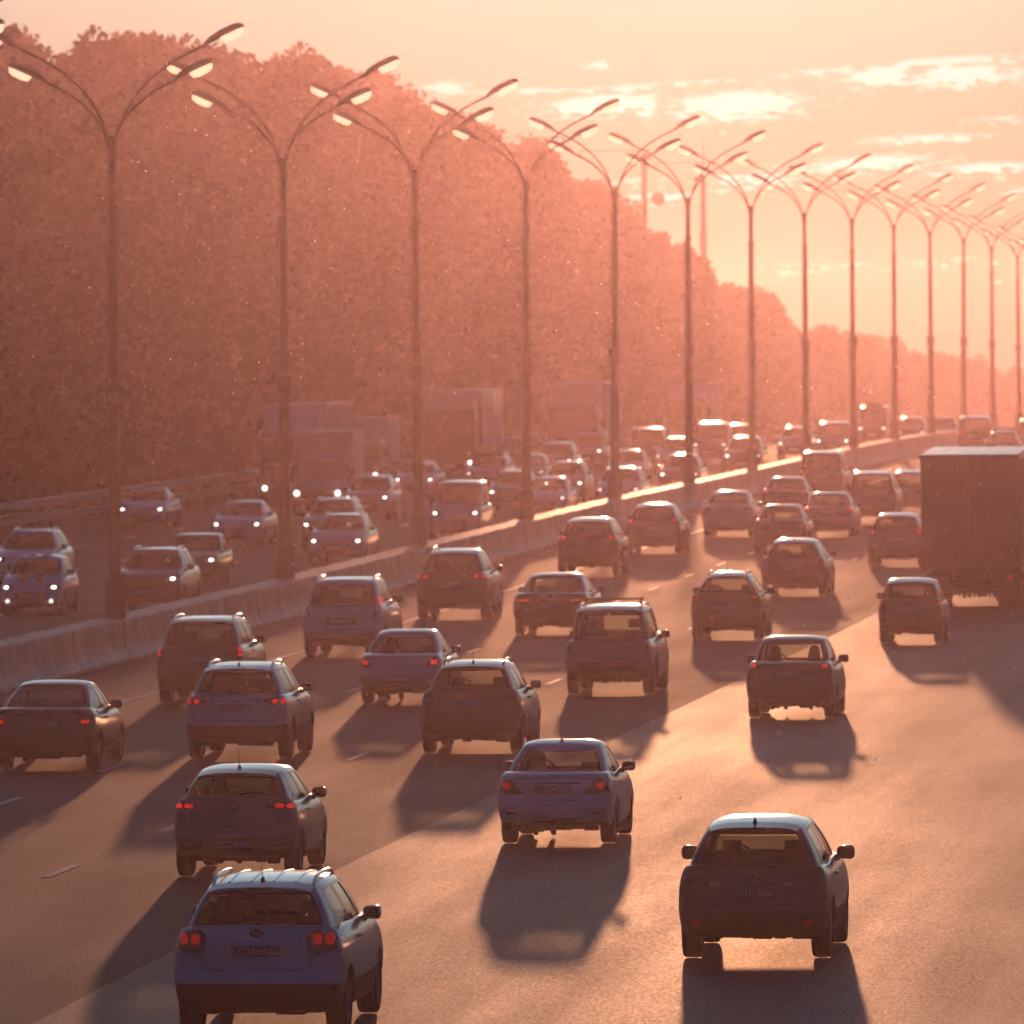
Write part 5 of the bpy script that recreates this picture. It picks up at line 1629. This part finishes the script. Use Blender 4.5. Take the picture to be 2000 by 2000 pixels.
FAR = [
    ('h25', 'hatchback', 'hatch', 'black', 1422, 1249, 'black hatchback with sharply narrowing roof and short roof rails', dict(L=4.3, W=1.72, H=1.58, roofw=.56, detail=2), (1.0, 0)),
    ('logan', 'sedan', 'sedan', 'graphite', 1548, 1403, 'dark narrow sedan with bright rear window and two small red lamps', dict(L=4.28, W=1.70, H=1.53, rrad=.18, roofw=.70, deck=1.06, belt=.98, zrb=.33, rwb=-1.50, rrr=-.95, rglass=glass_mat('clear_rear_glass', (.78, .77, .70)), sglass=glass_mat('light_side_glass', (.5, .5, .47))), (1.0, 1)),
    ('matiz', 'small_hatchback', 'hatch', 'graphite', 1781, 1256, 'small narrow dark hatchback behind the lorry', dict(L=3.6, W=1.53, H=1.50, roofw=.72, rrad=.18, zrb=.30, rglass=glass_mat('clear_rear_glass', (.78, .77, .70))), (.92, 0)),
    ('r24', 'hatchback', 'hatch', 'graphite', 1552, 1164, 'dark fastback hatchback with pale number plate ahead of the black hatchback', dict(L=4.5, W=1.78, H=1.53, roofw=.62), (.98, None)),
    ('r14', 'suv', 'suv', 'graphite', 1152, 1124, 'dark crossover with four tiny red lights beside the barrier', dict(L=4.6, W=1.86, H=1.66, rrad=.3), (1.10, 2)),
    ('r15', 'hatchback', 'hatch', 'graphite', 1278, 1081, 'dark hatchback with a bright roof glint, next ahead of the four-light crossover', dict(L=4.4, W=1.78, H=1.54), (1.02, 1)),
    ('r16', 'sedan', 'sedan', 'light_grey', 1425, 1048, 'pale silver sedan with triangular red lights in the lane beside the barrier', dict(L=4.5, W=1.74, H=1.50, deck=1.06), (.95, 0)),
    ('r17', 'sedan', 'sedan', 'graphite', 1526, 1078, 'dark sedan with a very bright see-through rear window', dict(L=4.4, W=1.72, H=1.46, rglass=glass_mat('clear_rear_glass', (.78, .77, .70))), (.93, None)),
    ('r18', 'sedan', 'sedan', 'grey', 1620, 1049, 'grey sedan with twin red lamps on its right corner', dict(L=4.5, W=1.74, H=1.46), (.95, 2)),
    ('r19', 'sedan', 'sedan', 'graphite', 1536, 1012, 'dark sedan with rounded roof in front of the pale silver sedan', dict(L=4.5, W=1.76, H=1.47), (.95, 0)),
    ('r20', 'minivan', 'van', 'graphite', 1606, 977, 'tall dark minivan with roof bars beside the barrier', dict(L=4.6, W=1.84, H=1.92, detail=1), (1.0, 0)),
    ('r21', 'suv', 'suv', 'graphite', 1704, 1023, 'dark upright SUV with roof rails ahead of the grey sedan', dict(L=4.6, W=1.82, H=1.82, roofw=.72), (1.05, None)),
    ('r22', 'estate_car', 'hatch', 'graphite', 1780, 1002, 'dark car half hidden by the lorry box', dict(L=4.5, W=1.76, H=1.55, detail=1), (1.0, 0)),
    ('r23', 'hatchback', 'hatch', 'grey', 1752, 1106, 'blue-grey hatchback close behind the lorry, its right side hidden', dict(L=4.2, W=1.74, H=1.56), (1.0, 1)),
    ('r29', 'minivan', 'van', 'graphite', 1904, 886, 'dark minivan on the crest of the road beyond the lorry', dict(L=4.6, W=1.85, H=1.95, detail=0), (1.0, 0)),
    ('r30', 'sedan', 'sedan', 'grey', 1958, 902, 'car roof glinting just above the lorry box', dict(L=4.4, W=1.74, H=1.48, detail=0), (.95, None)),
    ('r31', 'suv', 'suv', 'graphite', 2016, 880, 'dark SUV at the crest beside the minivan', dict(L=4.6, W=1.82, H=1.70, detail=0), (1.0, None)),
]
for key, nm, cls, color, px, py, lab, kw, (tz, lit) in FAR:
    c = away(key, nm, cls, color, px, py, lab, **kw)
    if lit is None: c.tails([(.56, tz - .06), (c.p['W'] * .48, tz - .06), (c.p['W'] * .485, tz + .06), (.6, tz + .06)], [], dred_m); c.plate(.80)
    else: simple_tail(c, tz, lit)
    if cls in ('hatch', 'suv') and c.detail: c.spoiler()
    if key in ('h25', 'r21', 'r20'): c.rails()
    if key in ('h25', 'r24', 'r17'): c.antenna('rod')

seat_person(cars['logan'], 1, 0, 'dark-haired passenger in the sedan with the bright rear window')
seat_person(cars['logan'], -1, 1, 'driver in a pale shirt in the sedan with the bright rear window')
seat_person(cars['rio'], -1, 0, 'driver in a dark jacket in the grey hatchback')
seat_person(cars['rio'], 1, 1, 'passenger in a pale shirt in the grey hatchback')
seat_person(cars['kia_suv'], -1, 0, 'driver in a dark jacket in the silver-blue SUV')
seat_person(cars['almera'], -1, 0, 'driver in a dark jacket in the silver older sedan')
seat_person(cars['solaris'], -1, 1, 'driver in a pale shirt in the pale blue sedan')

# --- lorry on the right
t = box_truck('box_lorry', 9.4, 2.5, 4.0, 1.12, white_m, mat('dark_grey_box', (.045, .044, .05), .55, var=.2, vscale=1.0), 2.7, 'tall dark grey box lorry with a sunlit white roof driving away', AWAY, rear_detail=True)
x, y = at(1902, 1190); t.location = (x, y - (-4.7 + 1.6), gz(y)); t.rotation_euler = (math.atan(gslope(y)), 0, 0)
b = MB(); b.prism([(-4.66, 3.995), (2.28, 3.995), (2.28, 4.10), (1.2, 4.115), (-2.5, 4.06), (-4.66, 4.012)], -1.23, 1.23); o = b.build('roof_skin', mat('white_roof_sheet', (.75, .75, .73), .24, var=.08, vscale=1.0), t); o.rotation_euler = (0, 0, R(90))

# ------------------------------------------------------------------ oncoming traffic
def face(c, zl, lit=head_m, both=True, fog=False, sz=.065, wide=.24):
    W2 = c.p['W'] / 2
    x0 = W2 * .62
    c.front_face()
    c.heads([(x0 - .06, zl - .07), (W2 * .90, zl - .03), (W2 * .93, zl + .07), (x0, zl + .08), (x0 - .10, zl + .03)], [(W2 * .74, zl + .01, sz, sz * .62)], None, lit)
    if fog:
        for s in (1, -1): c.patch('fog_lamp', [(s * (W2 * .68) + .05 * math.cos(k), c.p['zs'] + .17 + .05 * math.sin(k)) for k in [i * math.pi / 4 for i in range(8)]], 1, .014, dimhead_m)


OCC = [
    ('l1', 'small_hatchback', 'hatch', 'white', 66, 1202, 'white small hatchback with two black bonnet stripes and lit fog lamps', dict(L=3.7, W=1.66, H=1.53, roofw=.70), .72, head_m, True),
    ('l2', 'suv', 'suv', 'white', 52, 1152, 'white SUV with roof rails close behind the striped hatchback', dict(L=4.5, W=1.82, H=1.66), .86, head_m, False),
    ('l3', 'suv', 'suv', 'graphite', 292, 1197, 'dark SUV with a bright LED headlight beside a lamp post', dict(L=4.6, W=1.88, H=1.65, rrad=.26), .88, head_m, False),
    ('l4', 'sedan', 'boxy', 'dark_green', 376, 1144, 'old boxy dark sedan with two people behind a clear windscreen', dict(L=4.1, W=1.62, H=1.44, rglass=glass_mat('clear_rear_glass', (.78, .77, .70)), sglass=glass_mat('light_side_glass', (.5, .5, .47))), .72, head_m, False),
    ('l5', 'sedan', 'sedan', 'white', 281, 1034, 'white sedan driving close to the guardrail', dict(L=4.6, W=1.76, H=1.43), .70, head_m, False),
    ('l6', 'sedan', 'sedan', 'light_grey', 467, 1068, 'light grey sedan one lane in from the guardrail', dict(L=4.5, W=1.76, H=1.47), .72, head_m, False),
    ('l7', 'hatchback', 'hatch', 'silver', 661, 1102, 'silver hatchback with two bluish headlights near the barrier', dict(L=4.3, W=1.80, H=1.50), .70, head_m, False),
    ('l8', 'suv', 'suv', 'graphite', 645, 1078, 'dark SUV with roof rails close behind the silver oncoming hatchback', dict(L=4.5, W=1.82, H=1.68, rglass=glass_mat('clear_rear_glass', (.78, .77, .70))), .86, head_m, False),
    ('l9', 'suv', 'suv', 'grey', 720, 1018, 'dark grey SUV in front of the white box van, one bright headlight', dict(L=4.5, W=1.78, H=1.62), .84, head_m, False),
    ('l14', 'sedan', 'sedan', 'silver', 812, 972, 'silver sedan beside the dark lorry, partly behind a lamp post', dict(L=4.5, W=1.76, H=1.46, detail=1), .72, head_m, False),
    ('l15', 'minivan', 'van', 'silver', 893, 1056, 'tall silver minivan with two wide headlights beside a lamp post', dict(L=4.3, W=1.78, H=1.95, roofw=.80, hood=.92), .90, head_m, False),
    ('l16', 'hatchback', 'hatch', 'graphite', 998, 1001, 'dark hatchback with one bluish headlight beside the silver minivan', dict(L=4.3, W=1.74, H=1.56), .76, head_m, False),
    ('l17', 'suv', 'suv', 'silver', 951, 966, 'pale SUV with a load on its roof behind the silver minivan', dict(L=4.5, W=1.80, H=1.70, detail=1), .86, dimhead_m, False),
    ('l18', 'sedan', 'sedan', 'white', 1066, 1012, 'white sedan with light cabin right behind the barrier', dict(L=4.6, W=1.80, H=1.47, rglass=glass_mat('clear_rear_glass', (.78, .77, .70))), .72, dimhead_m, False),
    ('l19', 'hatchback', 'hatch', 'grey', 1103, 982, 'grey hatchback with a bright headlight behind the white sedan', dict(L=4.3, W=1.76, H=1.60), .76, head_m, False),
    ('l20', 'suv', 'suv', 'graphite', 1085, 939, 'dark SUV with sparkling roof bars in the middle of the oncoming queue', dict(L=4.5, W=1.80, H=1.68, detail=1), .86, head_m, False),
    ('l21', 'minivan', 'van', 'grey', 1145, 918, 'grey minivan with broad glinting roof under the far lorry', dict(L=4.4, W=1.80, H=1.80, detail=1), .88, head_m, False),
    ('l22', 'sedan', 'sedan', 'graphite', 1030, 956, 'dark sedan cut by a lamp post behind the dark hatchback', dict(L=4.5, W=1.76, H=1.47, detail=1), .72, dimhead_m, False),
    ('l23', 'hatchback', 'hatch', 'silver', 1210, 996, 'silver hatchback cut by a lamp post right behind the barrier', dict(L=4.4, W=1.82, H=1.58), .76, dimhead_m, False),
    ('l24', 'sedan', 'sedan', 'grey', 1222, 948, 'grey sedan following the silver hatchback cut by a lamp post', dict(L=4.5, W=1.78, H=1.50, detail=1), .74, dimhead_m, False),
    ('l25', 'hatchback', 'hatch', 'graphite', 1328, 964, 'dark hatchback with a wide roof glint and one headlight beside the barrier', dict(L=4.4, W=1.78, H=1.58), .78, head_m, False),
    ('l26', 'minivan', 'van', 'graphite', 1262, 918, 'dark tall minivan between two lamp posts in the oncoming queue', dict(L=4.5, W=1.84, H=1.95, detail=1), .90, head_m, False),
    ('l27', 'hatchback', 'hatch', 'silver', 1316, 925, 'silver hatchback with light cabin following the wide-glint dark one', dict(L=4.3, W=1.78, H=1.64, detail=1), .78, dimhead_m, False),
    ('l30', 'minivan', 'van', 'graphite', 1388, 906, 'dark van with bright front roof edge beside a lamp post, far along the queue', dict(L=4.6, W=1.86, H=2.0, detail=1), .92, dimhead_m, False),
    ('l31', 'suv', 'suv', 'grey', 1440, 897, 'grey SUV beside the bright-edged dark van in the far queue', dict(L=4.5, W=1.82, H=1.75, detail=1), .86, dimhead_m, False),
    ('l32', 'suv', 'suv', 'graphite', 1452, 929, 'dark SUV with one bluish headlight, far along the barrier', dict(L=4.5, W=1.82, H=1.74, detail=1), .88, head_m, False),
    ('l33', 'hatchback', 'hatch', 'silver', 1552, 897, 'silver hatchback with one bluish headlight near the road crest', dict(L=4.3, W=1.78, H=1.62, detail=1), .78, head_m, False),
    ('l34', 'estate_car', 'van', 'silver', 1628, 896, 'light van with see-through cabin near the road crest', dict(L=4.5, W=1.86, H=1.84, detail=1, rglass=glass_mat('clear_rear_glass', (.78, .77, .70))), .88, head_m, False),
    ('l35', 'minibus', 'van', 'graphite', 1705, 868, 'dark tall minibus with roof box at the road crest', dict(L=5.0, W=1.86, H=2.25, detail=1), .92, head_m, False),
    ('l36', 'hatchback', 'hatch', 'graphite', 1780, 872, 'dark rounded hatchback at the road crest beside a lamp post', dict(L=4.3, W=1.76, H=1.66, detail=0), .78, dimhead_m, False),
    ('l37', 'sedan', 'sedan', 'silver', 1842, 869, 'silver sedan at the road crest behind the last barrier pieces', dict(L=4.5, W=1.76, H=1.6, detail=0), .74, dimhead_m, False),
]
for key, nm, cls, color, px, py, lab, kw, zl, lit, fog in OCC:
    c = oncoming(key, nm, cls, color, px, py, lab, **kw)
    face(c, zl, lit, True, fog)
    if key in ('l2', 'l3', 'l8', 'l9', 'l20', 'l7'): c.rails()
    if c.detail == 2 and cls in ('hatch', 'suv'): c.spoiler()
c = cars['l1']
for s in (-1, 1):        # the two stripes run over bonnet and roof
    for (ya, yb, nm) in ((c.yf - .32, c.p['wb'] + .06, 'bonnet_stripe'), (c.p['rfr'] - .08, c.p['rrr'] + .15, 'roof_stripe')):
        V = []; F_ = []
        for i in range(9):
            y_ = ya + (yb - ya) * i / 8
            for x in (s * .07, s * .30):
                h = c.bvh.ray_cast(Vector((x, y_, 5)), Vector((0, 0, -1)))[0]; V.append((x, y_, h.z + .006))
            if i: F_.append((2 * i - 2, 2 * i - 1, 2 * i + 1, 2 * i))
        b = MB(); b.add(V, F_); c.part(nm, b, plastic_m, None, 60)
c = cars['l17']; b = MB(); b.box((0, -.4, c.p['H'] + .12), (1.1, 1.7, .26), None, (.8, .85)); bb = c.part('roof_box', b, plastic_m)
c = cars['l35']; b = MB(); b.box((0, -.3, c.p['H'] + .05), (1.0, 2.2, .16), None, (.8, .9)); bb = c.part('roof_box', b, plastic_m)
seat_person(cars['l4'], -1, 0, 'driver in a dark jacket in the old boxy sedan')
seat_person(cars['l4'], 1, 1, 'passenger in a pale shirt in the old boxy sedan')

t = light_van('white bonneted light van with a tall white box and two headlights', ONC)
x, y = at(626, 1004); t.location = (x, y + 1.9, gz(y)); t.rotation_euler = (-math.atan(gslope(y)), 0, math.pi)
TR = [
    ('curtain_lorry', 572, 981, dict(L=11, W=2.5, H=3.9, floor=1.1, cabm=white_m, boxm=white_m, cab_h=2.95, ribs=True), 'white lorry with a ribbed curtain side behind the white box van'),
    ('box_lorry', 703, 955, dict(L=7, W=2.15, H=3.02, floor=.95, cabm=paint('silver'), boxm=white_m, cab_h=2.15, cab_len=1.7, deflector=False), 'smaller pale box lorry right behind the white box van'),
    ('box_lorry', 883, 928, dict(L=12, W=2.55, H=3.9, floor=1.15, cabm=paint('dark_blue'), boxm=paint('dark_blue'), cab_h=3.1, panel=white_m), 'big dark blue lorry with a pale sunlit side panel'),
    ('box_lorry', 1122, 913, dict(L=12, W=2.55, H=4.05, floor=1.15, cabm=paint('grey'), boxm=white_m, cab_h=3.0), 'hazy grey lorry with a white box in the far queue'),
    ('box_lorry', 1342, 874, dict(L=10, W=2.5, H=3.65, floor=1.1, cabm=white_m, boxm=white_m, cab_h=2.8), 'far white lorry fading into the haze by the forest'),
]
for nm, px, py, kw, lab in TR:
    t = box_truck(nm, label=lab, group=ONC, hl=(px < 1300), **kw)
    x, y = at(px, py); t.location = (x, y + kw['L'] / 2 - 1.25, gz(y)); t.rotation_euler = (-math.atan(gslope(y)), 0, math.pi)

# ------------------------------------------------------------------ poplar fluff drifting in the low sun
rnd = random.Random(77); b = MB()
for i in range(2600):
    dist = rnd.uniform(45, 330)
    px, py = rnd.uniform(-200, 2200), rnd.gauss(850, 520)
    d = ray(px, py); p = Vector((0, 0, CAM_Z)) + d * dist
    if p.z < gz(p.y) + .15 or p.z > 24 or py < skyline(px) + 60: continue
    s = (rnd.uniform(.006, .012) if rnd.random() < .88 else rnd.uniform(.013, .024)) * (dist / 150) ** .6
    V = [p + Vector((rnd.gauss(0, 1), rnd.gauss(0, 1), rnd.gauss(0, 1))).normalized() * s for _ in range(4)]
    b.add(V, [(0, 1, 2), (0, 2, 3), (0, 3, 1), (1, 3, 2)])
fl = b.build('drifting_fluff', translucent_mat('fluff', (.9, .88, .85), (1, .98, .95), .75))
tag(fl, 'tiny specks of poplar fluff drifting in the sunlight', 'fluff', kind='stuff')
# ------------------------------------------------------------------ air
def haze():
    b = MB(); b.box((0, 545, 3.5), (1900, 1770, 43.0))
    # bottom lies below the lowest ground, top just above camera and the tallest tree
    m = bpy.data.materials.new('haze_air'); m.use_nodes = True
    nt = m.node_tree; nt.nodes.clear()
    o = nt.nodes.new('ShaderNodeOutputMaterial'); v = nt.nodes.new('ShaderNodeVolumePrincipled')
    v.inputs['Color'].default_value = HAZE_COL
    v.inputs['Density'].default_value = HAZE_DENS
    v.inputs['Anisotropy'].default_value = HAZE_G
    nt.links.new(v.outputs[0], o.inputs['Volume'])
    h = b.build('haze', m)
    tag(h, 'warm dusty evening haze filling the air', 'haze', kind='stuff')


HAZE_COL = (.98, .72, .88, 1)
HAZE_DENS = .000094
HAZE_G = .918
haze()
